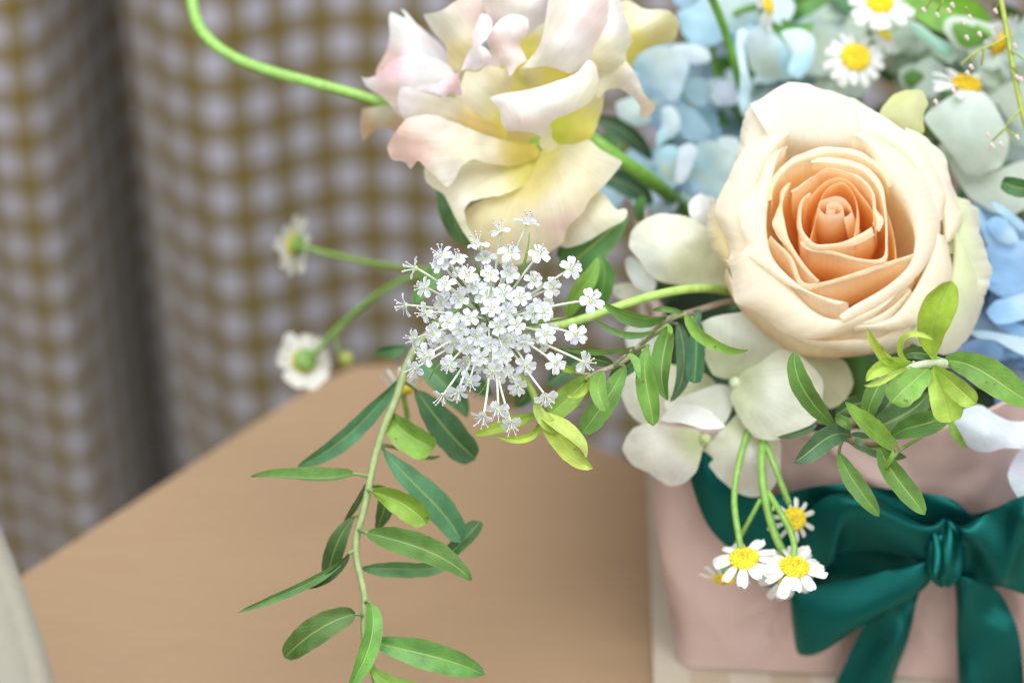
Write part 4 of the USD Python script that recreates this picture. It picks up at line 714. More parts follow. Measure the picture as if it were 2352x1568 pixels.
sprig('pale yellow green leafy tip standing up in front of the rose, lower right', 'z8', [(1330, 545), (1230, 565), (1150, 570), (1060, 575), (980, 595), (900, 620)], [.532, .526, .522, .519, .518, .517], [.0012, .0012, .001, .0006], (.55, .60, .42), [
    ([(1150, 550), (1120, 380), (1180, 210), (1238, 82)], 205, (.30, .46, .05), (.522, .508), dict(shape=(.85, .55), fold=.2)),
    ([(1190, 550), (1380, 590), (1540, 690), (1720, 800)], 205, (.15, .32, .05), (.524, .520), dict(shape=(.6, .5), fold=.2)),
    ([(1128, 580), (1210, 650), (1300, 730), (1385, 808)], 145, (.32, .48, .06), (.520, .510), dict(shape=(.75, .4), roll=-25)),
    ([(1130, 590), (1170, 700), (1210, 810), (1235, 915)], 190, (.30, .45, .06), (.521, .516), dict(shape=(.8, .38), fold=.3)),
    ([(1115, 585), (1040, 650), (960, 720), (885, 800)], 200, (.18, .36, .07), (.520, .515), dict(shape=(.6, .35), fold=.08)),
    ([(990, 575), (880, 545), (800, 455), (744, 362)], 72, (.38, .52, .07), (.518, .508), dict(roll=28, fold=.6)),
    ([(1015, 560), (945, 510), (965, 420), (1040, 400), (1135, 432)], 42, (.42, .55, .10), (.518, .508), dict(roll=25, fold=.5)),
    ([(1150, 535), (1080, 510), (990, 510), (940, 545)], 80, DK, (.530, .532), dict()),
    ([(985, 580), (870, 575), (790, 610), (735, 672)], 105, (.34, .50, .08), (.518, .512), dict(roll=15, fold=.4)),
    ([(990, 598), (900, 630), (810, 680), (722, 697)], 42, (.42, .56, .12), (.517, .509), dict(roll=30))])
sprig('dark green leafy sprig with pointed leaves hanging over the green ribbon', 'z8', [(900, 560), (760, 800), (640, 920), (570, 960), (640, 1010), (800, 1030), (925, 1085)], [.556, .552, .546, .543, .541, .537, .534], [.0014, .0013, .0011, .0008], (.22, .17, .10), [
    ([(560, 950), (430, 810), (340, 660), (316, 495)], 140, MD, (.543, .536), dict(shape=(.75, .6))),
    ([(450, 912), (380, 965), (300, 990), (212, 1003)], 52, GY, (.548, .552), dict(roll=20)),
    ([(648, 995), (540, 990), (420, 1070), (308, 1148)], 150, (.06, .14, .07), (.540, .530), dict(shape=(.55, .6), roll=15)),
    ([(575, 1090), (640, 1220), (720, 1340), (815, 1468)], 125, MD, (.542, .536), dict(shape=(.65, .6))),
    ([(812, 1045), (870, 1170), (970, 1310), (1082, 1458)], 145, (.10, .22, .04), (.537, .528), dict(shape=(.7, .6), fold=.4)),
    ([(645, 1040), (760, 1060), (860, 1095), (972, 1118)], 105, DK, (.548, .552), dict()),
    ([(925, 1080), (800, 985), (690, 890), (612, 795)], 130, BR, (.535, .526), dict(roll=-25, fold=.5, shape=(.6, .7))),
    ([(640, 990), (740, 1020), (830, 1040)], 90, (.06, .15, .06), (.541, .540), dict()),
    ([(875, 1012), (980, 950), (1090, 920), (1215, 850)], 160, (.08, .20, .04), (.538, .530), dict(shape=(.7, .45), fold=.25)),
    ([(755, 925), (755, 830), (790, 740), (835, 660)], 130, MD, (.545, .542), dict(shape=(.7, .4))),
    ([(770, 960), (900, 900), (1020, 830), (1110, 740)], 190, DK, (.550, .555), dict()),
    ([(560, 870), (640, 820), (720, 800), (800, 830)], 110, DK, (.552, .556), dict()),
    ([(820, 930), (850, 850), (900, 760), (960, 700)], 160, (.04, .10, .04), (.556, .560), dict()),
    ([(1235, 900), (1250, 960), (1280, 1010), (1330, 1065)], 60, BR, (.545, .548), dict(roll=15)),
    ([(850, 1185), (870, 1150), (890, 1110), (893, 1075)], 34, BR, (.531, .527), dict()),
    ([(560, 890), (590, 900), (650, 960)], 70, MD, (.540, .536), dict())])

# ------------------------------------------------------------------ chamomiles
def daisy(parent, c, n, R, rd, npet, droop=.1, face='petal_ring', seed=0, width=.34, skip=(), col=(.86, .87, .84), disc=(.76, .60, .03), calyx=True, ray=(.78, 1.08), dome=.55):
    """flower head (disc) with its petals and green calyx as sub-parts"""
    a, b_, n = frame(n); r = np.random.default_rng(seed)
    m = trimesh.creation.icosphere(3, 1.0); v = m.vertices.copy(); v[:, 2] = np.where(v[:, 2] > 0, v[:, 2] * dome, v[:, 2] * .2)
    ms = [((v @ np.array([a, b_, n])) * rd * .93 + c, m.faces, None, np.array(disc) * .8)]
    for k in range(70):
        q = math.sqrt((k + .5) / 70); th = k * 2.39996
        p = c + rd * .95 * (q * (math.cos(th) * a + math.sin(th) * b_) + n * dome * math.sqrt(max(0, 1 - q * q)))
        bb = ball(p, rd * .085 * (1 + .25 * q), 0); ms.append((*bb, None, np.array(disc) * r.uniform(.75, 1.25) * (1.0 if q > .35 else .72)))
    V, Fc, _, T = joined(*ms)
    h = put(parent, 'flower_head', (V, Fc, None, T), DISC)
    for k in range(npet):
        if k in skip: continue
        th = 2 * math.pi * k / npet + r.normal() * .07 + seed
        e = math.cos(th) * a + math.sin(th) * b_; sd = np.cross(n, e)
        ln = (R - rd * .8) * r.uniform(*ray)
        V, Fc = petal_sheet(c + e * rd * .8 + n * rd * .05, e, sd, n, ln, R * width * r.uniform(.85, 1.1),   .05 - droop + r.normal() * .16, -.12 - droop * .5, -.12, (.35, .22), 11, 5, .08, seed * 31 + k)
        put(h, 'petal', (V, Fc), LACE, tint=col)
    if calyx:
        m = trimesh.creation.icosphere(2, 1.0); v = m.vertices * [1, 1, .5]
        put(h, 'calyx', ((v @ np.array([a, b_, n])) * rd * .85 + c - n * rd * .38, m.faces), STEM, tint=(.20, .34, .08))
    return h
Z7 = PX / 1.836 / K
def cstem(t, z, pts, d, r=.0009, col=(.22, .40, .08)): put(t, 'stem', tube(line(z, pts, d), r, 8), STEM, tint=col)
tri = thing('chamomile_sprig', 'hanging sprig of small white and yellow chamomiles in front of the green ribbon', 'chamomile', P('z7', 690, 60, .565), 'chamomile sprigs hanging from the bouquet')
cstem(tri, 'z7', [(640, -80), (585, 40), (535, 230), (510, 420), (525, 580), (552, 745)], [.575, .566, .560, .556, .552, .550], .0008)
cstem(tri, 'z7', [(680, -60), (688, 70), (682, 280), (708, 450), (750, 610), (835, 790)], [.575, .565, .559, .556, .555, .553], .00105)
cstem(tri, 'z7', [(690, 60), (730, 150), (790, 300), (850, 460)], [.566, .562, .560, .560], .0008)
cstem(tri, 'z7', [(675, 430), (620, 530), (560, 640), (515, 720), (440, 880)], [.557, .558, .560, .562, .562], .0006)
cstem(tri, 'z7', [(718, 385), (790, 500), (850, 610), (880, 700), (872, 800)], [.557, .553, .550, .548, .547], .0008)
cstem(tri, 'z7', [(745, 430), (755, 470), (750, 500)], [.556, .554, .553], .0004)
daisy(tri, P('z7', 572, 800, .548), cam_dir(-.12, .78, .62), 228 * Z7, 100 * Z7, 11, .12, seed=3, width=.33, dome=.38)
daisy(tri, P('z7', 882, 852, .545), cam_dir(.05, .80, .60), 235 * Z7, 100 * Z7, 12, .10, seed=5, width=.32, dome=.38)
daisy(tri, P('z7', 880, 550, .559), cam_dir(.15, .12, 1.0), 165 * Z7, 82 * Z7, 11, .42, seed=8, width=.2, dome=.8)
daisy(tri, P('z7', 450, 912, .562), cam_dir(-.1, -.9, .35), 190 * Z7, 78 * Z7, 13, .05, seed=11, width=.24)
daisy(tri, P('z7', 850, 890, .560), cam_dir(.2, -.35, .9), 215 * Z7, 95 * Z7, 13, .1, seed=14, width=.3)
Z4 = .60 / FP / 1.96 / K
lc = thing('chamomile_sprig', 'blurred chamomile sprig with two backward turned heads left of the lace flower', 'chamomile', P('w4', 1150, 545, 0.630), 'chamomile sprigs hanging from the bouquet')
cstem(lc, 'w4', [(330, 350), (450, 390), (620, 430), (800, 468), (960, 490), (1200, 520)], [0.642, 0.641, .640, 0.637, 0.634, 0.630], .0008, (.20, .33, .06))
cstem(lc, 'w4', [(380, 1090), (500, 970), (640, 830), (790, 705), (960, 600), (1200, 535)], [0.642, 0.642, .640, 0.637, 0.634, 0.630], .0009, (.18, .33, .07))
cstem(lc, 'w4', [(600, 1100), (570, 1030), (560, 960), (600, 880)], [0.644, 0.643, 0.642, .640], .0005, (.24, .36, .10))
bd = ball(P('w4', 625, 1100, 0.644), 52 * Z4 * 1.05, 2); put(lc, 'bud', bd, STEM, tint=(.36, .42, .10))
daisy(lc, P('w4', 275, 345, 0.644), cam_dir(-.86, .05, -.42), 215 * Z4 * 1.05, 85 * Z4 * 1.05, 12, .02, seed=17, width=.46, col=(.86, .86, .78))
daisy(lc, P('w4', 345, 1115, 0.644), cam_dir(-.35, -.25, -.9), 225 * Z4 * 1.05, 95 * Z4 * 1.05, 11, .05, seed=19, width=.5, col=(.88, .87, .82))
nd = thing('chamomile_sprig', 'small nodding white chamomile half hidden behind the lower left of the lace flower', 'chamomile', P('w4', 1000, 1290, .575), 'chamomile sprigs hanging from the bouquet')
cstem(nd, 'w4', [(1010, 1560), (1025, 1450), (1010, 1380), (1000, 1300)], [.58, .578, .576, .575], .0007)
daisy(nd, P('w4', 1010, 1300, .574), cam_dir(.1, -.75, .3), 150 * Z4, 60 * Z4, 11, .5, seed=23, width=.34)
Z2 = .61 / FP / 1.9602 / K
def single(label, x, y, d, n, R, rd, npet, seed, **k):
    c = P('z2', x, y, d)
    t = thing('chamomile', label, 'chamomile', c, 'chamomile heads above the rose')
    daisy(t, c, n, R * Z2, rd * Z2, npet, seed=seed, **k)
    put(t, 'stem', tube([c, c - np.asarray(n) * .012 + FWD * .01, c + FWD * .04 + UP * -.03], .0009, 8), STEM, tint=(.2, .4, .08))
single('white chamomile cut by the top edge beside the big green leaf', 1312, 25, .598, cam_dir(0, .55, .83), 235, 92, 13, 31, disc=(.80, .62, .01), width=.36)
single('white chamomile with round yellow disc directly above the rose', 1150, 385, .600, cam_dir(.12, .35, .92), 215, 104, 14, 33, disc=(.76, .58, .02), width=.30)
single('white chamomile with tilted yellow disc above the pale green petals', 1885, 565, .590, cam_dir(.15, .75, .5), 260, 100, 12, 36, disc=(.62, .42, .01), width=.26, skip=(9, 10))
single('side turned chamomile with long yellow disc at the right edge', 2105, 275, .592, cam_dir(.75, -.6, .35), 200, 98, 12, 38, disc=(.70, .46, .01), width=.28)
single('small chamomile half hidden behind the one above the rose', 1335, 230, .612, cam_dir(.55, .6, .5), 175, 62, 12, 41, disc=(.70, .56, .04))
single('chamomile seen side on among blue petals at the top edge', 560, 35, .606, cam_dir(.9, .25, .35), 190, 75, 12, 43, disc=(.78, .60, .02))

# ------------------------------------------------------------------ hydrangeas
BL, BLD, BLP, WH, WG = (.50, .75, .96), (.42, .64, .88), (.76, .89, .96), (.76, .78, .70), (.66, .72, .60)
def hyd(label, base, group='hydrangea heads in the bouquet'): return thing('hydrangea', label, 'hydrangea', base, group)
def hp(t, z, outline, d, dpts=(), cup=2.5, tints=None, **k): put(t, 'petal', blob(z, outline, d, dpts, cup * .5, [(a, b, tuple(np.clip(np.array(c) * (1.18 if t == wh else 1.08), 0, .96))) for a, b, c in tints], **{'ruf': .7, **k}), HYD)
def floret(t, c, n, R, tint, seed):
    a, b_, n = frame(n); r = np.random.default_rng(seed)
    eye = put(t, 'floret', (lambda q: q)(ball(c + n * R * .05, R * .09, 1)), DISC, tint=(.50, .58, .32))
    for k in range(4):
        th = k * math.pi / 2 + r.normal() * .1 + seed
        e = math.cos(th) * a + math.sin(th) * b_; sd = np.cross(n, e)
        V, Fc = petal_sheet(c, e, sd, n, R * r.uniform(.9, 1.1), R * r.uniform(.95, 1.15), .25 + r.normal() * .2, -.35 + r.normal() * .15, .12, (.55, .22), 13, 9, .05, seed * 5 + k)
        uq = np.linspace(0, 1, 13)[:, None] * np.ones(9)
        tt = np.array(tint) * r.uniform(.88, 1.1); T = tt * uq.reshape(-1, 1) + (tt * .6 + np.array([.25, .28, .18])) * (1 - uq.reshape(-1, 1))
        put(eye, 'petal', (V, Fc, None, T), HYD)
wh = hyd('white hydrangea with broad creamy petals tucked under the rose, above the ribbon', P('z6', 1400, 700, .585))
WB = .562
hp(wh, 'z6', [(1850, 480), (2000, 500), (2200, 560), (2260, 720), (2195, 850), (2090, 900), (2000, 800), (1900, 640)], WB + .009, [(1850, 500, 4), (2150, 600, 0), (2150, 850, -1), (1950, 720, 0)], 2, [(2000, 600, (.74, .70, .48)), (2180, 800, (.68, .64, .42))], seed=1)
hp(wh, 'z6', [(640, 660), (760, 550), (1000, 590), (1200, 640), (1300, 740), (1250, 850), (1050, 900), (920, 980), (770, 1010), (680, 930), (620, 800)], WB + .012, [(650, 780, 0), (900, 620, 0), (1250, 700, 5), (800, 980, 1), (950, 800, -2)], 2, [(750, 800, (.76, .77, .68)), (1200, 720, (.70, .70, .48))], seed=2)
hp(wh, 'z6', [(650, 330), (760, 260), (900, 330), (960, 440), (900, 560), (760, 560), (660, 460)], WB + .02, [(650, 400, 0), (800, 300, 0), (920, 480, 3)], 2, [(750, 400, (.76, .80, .78))], seed=22)
hp(wh, 'z6', [(1170, 300), (1300, 242), (1400, 225), (1490, 212), (1600, 222), (1700, 312), (1830, 380), (1900, 480), (1700, 560), (1520, 640), (1400, 690), (1270, 660), (1200, 520)], WB + .003, [(1190, 310, -1), (1500, 225, -4), (1800, 400, 2), (1450, 660, 9), (1500, 400, -3), (1250, 560, 3)], 2, [(1500, 350, (.77, .80, .72)), (1430, 640, (.70, .74, .50)), (1700, 430, (.76, .76, .64))], seed=3)
hp(wh, 'z6', [(1470, 640), (1620, 560), (1720, 480), (1850, 488), (1960, 590), (2045, 700), (2040, 840), (2020, 960), (1900, 1045), (1780, 1090), (1690, 1120), (1560, 1095), (1450, 960), (1390, 800)], WB, [(1440, 720, 9), (1800, 520, 0), (2020, 800, 2), (1950, 1020, -3), (1700, 800, -4), (1550, 1080, 1), (1650, 1000, -3)], 2, [(1750, 800, (.77, .78, .69)), (1460, 720, (.70, .74, .50)), (1950, 650, (.75, .74, .60))], seed=4)
hp(wh, 'z6', [(1190, 1200), (1260, 1120), (1330, 1040), (1420, 950), (1500, 900), (1600, 1060), (1740, 1110), (1745, 1230), (1740, 1350), (1680, 1470), (1600, 1515), (1530, 1520), (1420, 1480), (1300, 1380), (1230, 1290)], WB + .006, [(1450, 930, 6), (1250, 1180, 2), (1650, 1450, 4), (1500, 1250, -4), (1700, 1150, 2), (1350, 1400, 3)], 2.5, [(1500, 1300, (.76, .74, .68)), (1440, 980, (.70, .74, .52)), (1320, 1120, (.74, .76, .60))], seed=5)
hp(wh, 'z6', [(628, 1180), (660, 1090), (710, 1030), (850, 990), (1000, 1030), (1170, 1050), (1210, 1130), (1185, 1220), (1150, 1340), (1060, 1425), (960, 1442), (860, 1380), (790, 1340), (700, 1290)], WB + .004, [(640, 1180, 2), (850, 1000, 0), (1190, 1110, 4), (1000, 1420, 3), (900, 1200, -4), (1150, 1300, 0)], 3, [(800, 1150, (.77, .76, .70)), (1190, 1120, (.64, .72, .44)), (1000, 1380, (.74, .74, .72))], seed=6)
hp(wh, 'z6', [(900, 975), (970, 890), (1060, 862), (1180, 880), (1260, 920), (1320, 980), (1358, 1020), (1300, 1042), (1180, 1035), (1050, 1000)], WB - .004, [(910, 970, 2), (1100, 880, 4), (1340, 1030, -2), (1150, 1020, -5), (1200, 950, 0)], 1.5, [(1150, 950, (.82, .86, .88))], seed=7)
hp(wh, 'z6', [(920, 850), (1080, 800), (1300, 720), (1420, 760), (1400, 900), (1340, 1010), (1200, 900), (1060, 870), (950, 920)], WB + .008, [(950, 880, 0), (1400, 780, 4), (1300, 960, 0)], 1, [(1200, 820, (.76, .77, .68))], seed=8)
ed_ = ball(P('z6', 1425, 715, WB + .007), .0016, 2); put(wh, 'floret_eye', ed_, DISC, tint=(.55, .62, .42))
ed_ = ball(P('z6', 1215, 1110, WB + .006), .0014, 2); put(wh, 'floret_eye', ed_, DISC, tint=(.50, .60, .28))
hp(wh, 'w8', [(595, 490), (640, 420), (720, 362), (850, 312), (1000, 322), (1120, 350), (1260, 440), (1400, 600), (1480, 800), (1500, 1010), (1380, 1000), (1250, 965), (1000, 945), (830, 905), (720, 800), (650, 700), (585, 610)], WB + .008, [(600, 560, 1), (850, 330, 0), (1250, 450, 0), (1450, 900, 8), (1100, 940, 5), (900, 600, -5), (1100, 700, -1)], 2.5, [(800, 500, (.76, .76, .64)), (1100, 850, (.72, .73, .50)), (700, 700, (.76, .78, .70))], seed=9)
hp(wh, 'w8', [(550, 720), (600, 690), (660, 740), (740, 820), (830, 920), (800, 1010), (740, 1020), (630, 950), (570, 850)], WB + .012, [(560, 730, 3), (700, 800, -1), (800, 1000, 0), (600, 900, 2)], 1.5, [(600, 800, (.78, .80, .78))], seed=10)
hp(wh, 'w8', [(430, 960), (520, 925), (620, 930), (750, 1000), (810, 1080), (700, 1110), (560, 1090), (480, 1060)], WB + .018, [(440, 970, 2), (700, 1000, 0), (600, 1090, 1)], 1.5, [(600, 1000, (.74, .73, .62))], seed=11)
hp(wh, 'w8', [(1105, 230), (1150, 170), (1210, 135), (1280, 190), (1300, 320), (1265, 440), (1180, 400), (1120, 340)], WB + .012, [(1110, 240, 0), (1280, 200, 4), (1200, 300, -2), (1260, 430, 2)], 1.5, [(1200, 280, (.82, .86, .88))], seed=12)
hp(wh, 'w8', [(1200, 160), (1330, 170), (1400, 260), (1400, 420), (1300, 470), (1240, 360)], WB + .016, [(1200, 200, 0), (1380, 250, 2), (1330, 430, 3)], 1, [(1300, 300, (.72, .76, .70))], seed=13)

bh = hyd('pale blue hydrangea head between the lisianthus and the rose', P('w5', 700, 900, .63))
BD = .604
def bp(outline, d, tints, cup=2.5, dpts=(), **k): hp(bh, 'w5', outline, BD + d / 1000, dpts, cup, tints, **k)
bp([(590, 90), (700, 50), (820, -60), (1150, -80), (1190, 30), (1140, 150), (1000, 230), (850, 320), (740, 330), (640, 250)], 10, [(700, 200, BL), (1000, 60, BLP), (850, 280, BL)], 3, [(620, 120, 2), (900, 0, -3), (1150, 60, 3), (800, 300, 2)], seed=1)
bp([(1150, -40), (1350, -60), (1430, 40), (1400, 130), (1330, 180), (1240, 150), (1180, 180), (1140, 120)], 8, [(1250, 60, BLP), (1380, 120, (.72, .80, .90))], 2, seed=2)
bp([(370, 350), (460, 335), (560, 335), (640, 390), (680, 470), (640, 600), (590, 720), (520, 700), (470, 640), (380, 600), (330, 520), (270, 470)], 4, [(480, 400, BLP), (350, 500, BL), (600, 600, (.60, .74, .86))], 3, [(400, 350, -3), (630, 400, -2), (480, 500, 2), (560, 700, 2), (350, 560, 4)], seed=3)
bp([(560, 320), (700, 310), (820, 360), (830, 430), (720, 460), (640, 420)], 6, [(700, 360, (.74, .82, .92))], 1.5, seed=4)
bp([(1015, 230), (1050, 200), (1090, 220), (1070, 330), (1090, 480), (1120, 620), (1100, 740), (1080, 840), (1045, 800), (1030, 660), (1040, 500), (1010, 360)], -4, [(1050, 400, (.72, .86, .92)), (1070, 700, (.60, .80, .92))], 3, seed=5)
bp([(1080, 240), (1190, 170), (1280, 230), (1370, 330), (1410, 480), (1390, 570), (1290, 560), (1180, 540), (1110, 480)], 4, [(1200, 260, (.72, .82, .90)), (1250, 450, (.62, .72, .62)), (1370, 420, BL)], 3, [(1100, 300, -2), (1200, 200, -3), (1380, 400, 0), (1250, 500, 5)], seed=6)
bp([(1330, 230), (1463, 200), (1560, 260), (1560, 420), (1460, 560), (1380, 520), (1400, 380)], 2, [(1450, 300, BLP), (1500, 450, BL)], 3, seed=7)
bp([(690, 1060), (760, 1000), (850, 990), (940, 1060), (1010, 1140), (980, 1270), (930, 1340), (800, 1400), (690, 1360), (600, 1290), (640, 1170)], 0, [(780, 1200, BL), (950, 1110, BLP), (700, 1320, BLD), (770, 1240, (.52, .62, .52))], 3, [(720, 1040, -3), (980, 1120, -3), (780, 1200, 2), (800, 1380, 3)], seed=8)
bp([(620, 1030), (700, 1010), (735, 1060), (700, 1180), (640, 1290), (580, 1300), (590, 1180)], -4, [(670, 1100, (.74, .80, .94))], 2, seed=9)
bp([(440, 1060), (540, 1020), (640, 1060), (620, 1180), (580, 1290), (500, 1250), (460, 1170)], 3, [(520, 1100, BL), (500, 1200, (.60, .70, .60))], 2.5, seed=10)
bp([(490, 770), (560, 745), (620, 830), (615, 920), (570, 970), (510, 1000), (450, 1060), (455, 960), (490, 880)], 2, [(560, 880, (.72, .84, .94)), (480, 1000, BL)], 2.5, seed=11)
bp([(320, 1390), (420, 1370), (520, 1360), (610, 1390), (590, 1480), (500, 1510), (400, 1500)], 6, [(480, 1420, (.52, .66, .88)), (360, 1400, BLP)], 2, seed=12)
bp([(160, 730), (270, 690), (360, 740), (410, 850), (330, 890), (240, 885), (180, 820)], 8, [(260, 780, BLP), (350, 860, (.45, .6, .6))], 2.5, seed=13)
bp([(550, 760), (620, 730), (720, 780), (800, 860), (850, 940), (780, 1000), (660, 990), (600, 900)], 10, [(680, 860, (.36, .52, .62))], 2, seed=14)
bp([(870, 600), (940, 560), (1010, 620), (1000, 740), (920, 740), (880, 680)], 10, [(950, 650, (.60, .64, .78))], 2, seed=15)
bp([(640, 560), (760, 540), (840, 620), (800, 740), (700, 740), (640, 660)], 12, [(740, 640, (.38, .54, .60))], 2, seed=16)
bp([(870, 980), (950, 960), (1030, 980), (1040, 1120), (960, 1100)], 6, [(980, 1030, BLP)], 1.5, seed=17)
rb_ = np.random.default_rng(5)
for k in range(22):
    x, y = rb_.uniform(250, 1500), rb_.uniform(60, 1350)
    floret(bh, P('w5', x, y, BD + .022 + rb_.uniform(0, .022)), cam_dir(rb_.normal() * .5, .45 + rb_.normal() * .4, .8), rb_.uniform(.010, .013), [BL, BLD, BLP, (.46, .68, .90)][k % 4], k + 3)

rh = hyd('bright blue hydrangea head at the right edge beside the rose', P('w6', 650, 600, .60))
HD = .572
def rp2(outline, d, tints, cup=2.5, dpts=(), **k): hp(rh, 'w6', outline, HD + d / 1000, dpts, cup, tints, **k)
BB, BBP, BBD = (.36, .60, .90), (.60, .78, .94), (.28, .42, .68)
rp2([(515, 210), (600, 190), (680, 180), (800, 170), (820, 400), (720, 480), (620, 485), (540, 440), (505, 400), (545, 330)], 10, [(620, 300, BB), (700, 200, (.44, .62, .86))], 2.5, [(520, 300, 2), (650, 250, -1), (620, 470, 0), (780, 300, 4)], seed=1)
rp2([(450, -20), (490, 20), (510, 70), (560, 130), (570, 200), (530, 210), (500, 140), (465, 60)], 11, [(500, 80, (.44, .64, .94))], 1.5, seed=2)
rp2([(520, 80), (560, 48), (620, 60), (665, 120), (690, 185), (640, 195), (590, 180), (550, 150)], 8, [(580, 110, BB), (640, 150, BBP)], 2, seed=3)
rp2([(540, -30), (600, -10), (680, 50), (740, 110), (700, 125), (630, 70), (570, 20)], 12, [(650, 60, (.50, .70, .96))], 1, seed=4)
rp2([(515, 550), (570, 490), (640, 475), (760, 450), (800, 560), (720, 590), (640, 612), (560, 612)], 5, [(600, 540, BB), (700, 480, BBP)], 2, [(520, 550, 1), (640, 480, 3), (640, 600, -3), (760, 520, 2)], seed=5)
rp2([(560, 610), (640, 600), (760, 660), (760, 740), (680, 690), (600, 650)], 7, [(650, 640, BB)], 1.5, seed=6)
rp2([(418, 658), (500, 650), (600, 662), (720, 688), (800, 700), (790, 770), (700, 778), (630, 740), (560, 705), (470, 690)], 2, [(500, 670, BBP), (680, 730, (.66, .80, .92))], 1.5, [(420, 670, 2), (600, 670, 3), (620, 730, -3), (780, 730, 0)], seed=7)
rp2([(325, 780), (400, 720), (460, 695), (560, 710), (610, 750), (590, 812), (500, 825), (420, 800)], 12, [(460, 760, BBD), (580, 760, BB)], 1.5, seed=8)
rp2([(555, 1000), (640, 1000), (800, 1030), (800, 1150), (690, 1130), (610, 1120)], 14, [(650, 1060, BBD)], 1.5, seed=9)
rp2([(345, 1130), (375, 1080), (430, 1045), (490, 1045), (560, 1090), (640, 1130), (800, 1140), (820, 1260), (700, 1278), (600, 1272), (540, 1295), (480, 1295), (420, 1260), (390, 1210)], -13, [(450, 1150, (.76, .82, .92)), (650, 1210, (.74, .82, .94)), (420, 1230, (.70, .78, .86))], 4, [(360, 1130, 3), (460, 1050, 4), (700, 1140, 3), (500, 1200, -5), (480, 1290, 3), (750, 1220, -3)], seed=10)
rp2([(640, 1370), (680, 1300), (740, 1250), (860, 1240), (860, 1600), (740, 1590), (680, 1530), (640, 1460), (628, 1410)], -9, [(700, 1400, (.72, .76, .92)), (660, 1480, (.70, .84, .94))], 4, seed=11)
for k in range(9):
    x, y = rb_.uniform(520, 760), rb_.uniform(60, 1000)
    floret(rh, P('w6', x, y, HD + .02 + rb_.uniform(0, .015)), cam_dir(rb_.normal() * .4, .3 + rb_.normal() * .4, .9), rb_.uniform(.010, .013), [BB, BBD, (.34, .48, .70)][k % 3], k + 60)
gh = hyd('pale greenish white hydrangea reaching the right edge above and behind the rose', P('z2', 1950, 900, .60))
hp(gh, 'z2', [(1600, 780), (1640, 730), (1700, 690), (1780, 640), (1870, 606), (1950, 606), (2030, 660), (2090, 730), (2140, 830), (2165, 940), (2155, 1020), (2120, 1100), (2010, 1150), (1900, 1160), (1800, 1040), (1740, 960)], .584, [(1620, 780, 3), (1900, 620, 0), (2150, 900, 0), (2000, 1140, 2), (1900, 880, -4)], 2.5, [(1900, 850, (.62, .72, .64)), (2050, 1000, (.66, .74, .64)), (1950, 640, (.68, .76, .70))], seed=1)
hp(gh, 'z2', [(1700, 960), (1800, 950), (1880, 1080), (2000, 1160), (2130, 1110), (2300, 1060), (2330, 1330), (2200, 1420), (2050, 1400), (1900, 1300), (1800, 1150)], .592, [(1750, 1000, 2), (2200, 1120, 0), (2250, 1350, 0), (2000, 1300, -2)], 2.5, [(1900, 1200, (.66, .74, .62)), (2200, 1250, (.64, .70, .60))], seed=2)
hp(gh, 'z2', [(1560, 420), (1640, 380), (1720, 420), (1740, 540), (1680, 640), (1580, 640), (1520, 560)], .61, (), 2, [(1640, 520, (.62, .72, .66))], seed=3)
hp(gh, 'z2', [(2090, 600), (2180, 540), (2300, 560), (2330, 760), (2250, 860), (2170, 800), (2110, 720)], .604, (), 2, [(2200, 680, (.56, .64, .54))], seed=4)

rg = np.random.default_rng(77)
for k in range(20):
    x, y = (rg.uniform(880, 1760), rg.uniform(120, 600)) if k < 14 else (rg.uniform(2020, 2300), rg.uniform(300, 1000))
    floret(gh, P('z2', x, y, .622 + rg.uniform(0, .014)), cam_dir(rg.normal() * .4, .5 + rg.normal() * .3, .8), rg.uniform(.009, .012), [(.62, .72, .62), (.70, .78, .72), (.56, .70, .72)][k % 3], k + 90)

# ------------------------------------------------------------------ leaves at the top right and among the flowers
bf = thing('broad_leaf', 'broad bright green leaf at the top edge above the variegated leaf', 'leaf', P('z2', 1700, 60, .61))
put(bf, 'blade', leaf('z2', [(1420, -120), (1600, -10), (1800, 90), (2050, 190)], 330, (.612, .606), tint=(.16, .38, .04), shape=(.5, .5), fold=.3, seed=3), LEAF)
put(bf, 'blade', leaf('z2', [(1560, 60), (1640, 150), (1720, 220), (1800, 300)], 200, (.616, .612), tint=(.05, .13, .04), seed=4), LEAF)
def varleaf(label, outline, d, c, inner, cin, dp=(), seed=0):
    t = thing('variegated_leaf', label, 'leaf', P('z2', *outline[0], d), 'pale edged leaves at the top right')
    put(t, 'margin', blob('z2', outline, d, dp, 1.5, [(outline[0][0], outline[0][1], c)], seed=seed), HYD)
    put(t, 'blade', blob('z2', inner, d - .0018, dp, 1.5, [(inner[0][0], inner[0][1], cin)], seed=seed), HYD)
varleaf('green leaf with white margin pointing right near the top right corner', [(1735, 200), (1738, 140), (1790, 108), (1880, 108), (1990, 140), (2130, 195), (2100, 250), (2010, 290), (1920, 330), (1850, 330), (1790, 280)], .598, (.72, .78, .72), [(1790, 190), (1800, 155), (1880, 160), (1980, 195), (2080, 250), (1990, 290), (1900, 320), (1850, 305)], (.16, .34, .06), seed=1)
varleaf('grey green leaf with pale edge below the broad bright leaf', [(1460, 150), (1560, 150), (1680, 240), (1800, 300), (1850, 360), (1780, 420), (1690, 370), (1560, 260)], .603, (.66, .78, .70), [(1500, 165), (1580, 180), (1690, 260), (1790, 320), (1780, 380), (1680, 330), (1580, 250)], (.36, .62, .52), seed=2)
varleaf('blurred green leaf with pale margin left of the tilted chamomile', [(1440, 470), (1540, 420), (1640, 440), (1700, 520), (1640, 590), (1540, 620), (1460, 580)], .612, (.62, .72, .64), [(1465, 500), (1550, 450), (1630, 470), (1670, 525), (1620, 570), (1540, 590), (1485, 560)], (.14, .28, .07), seed=3)
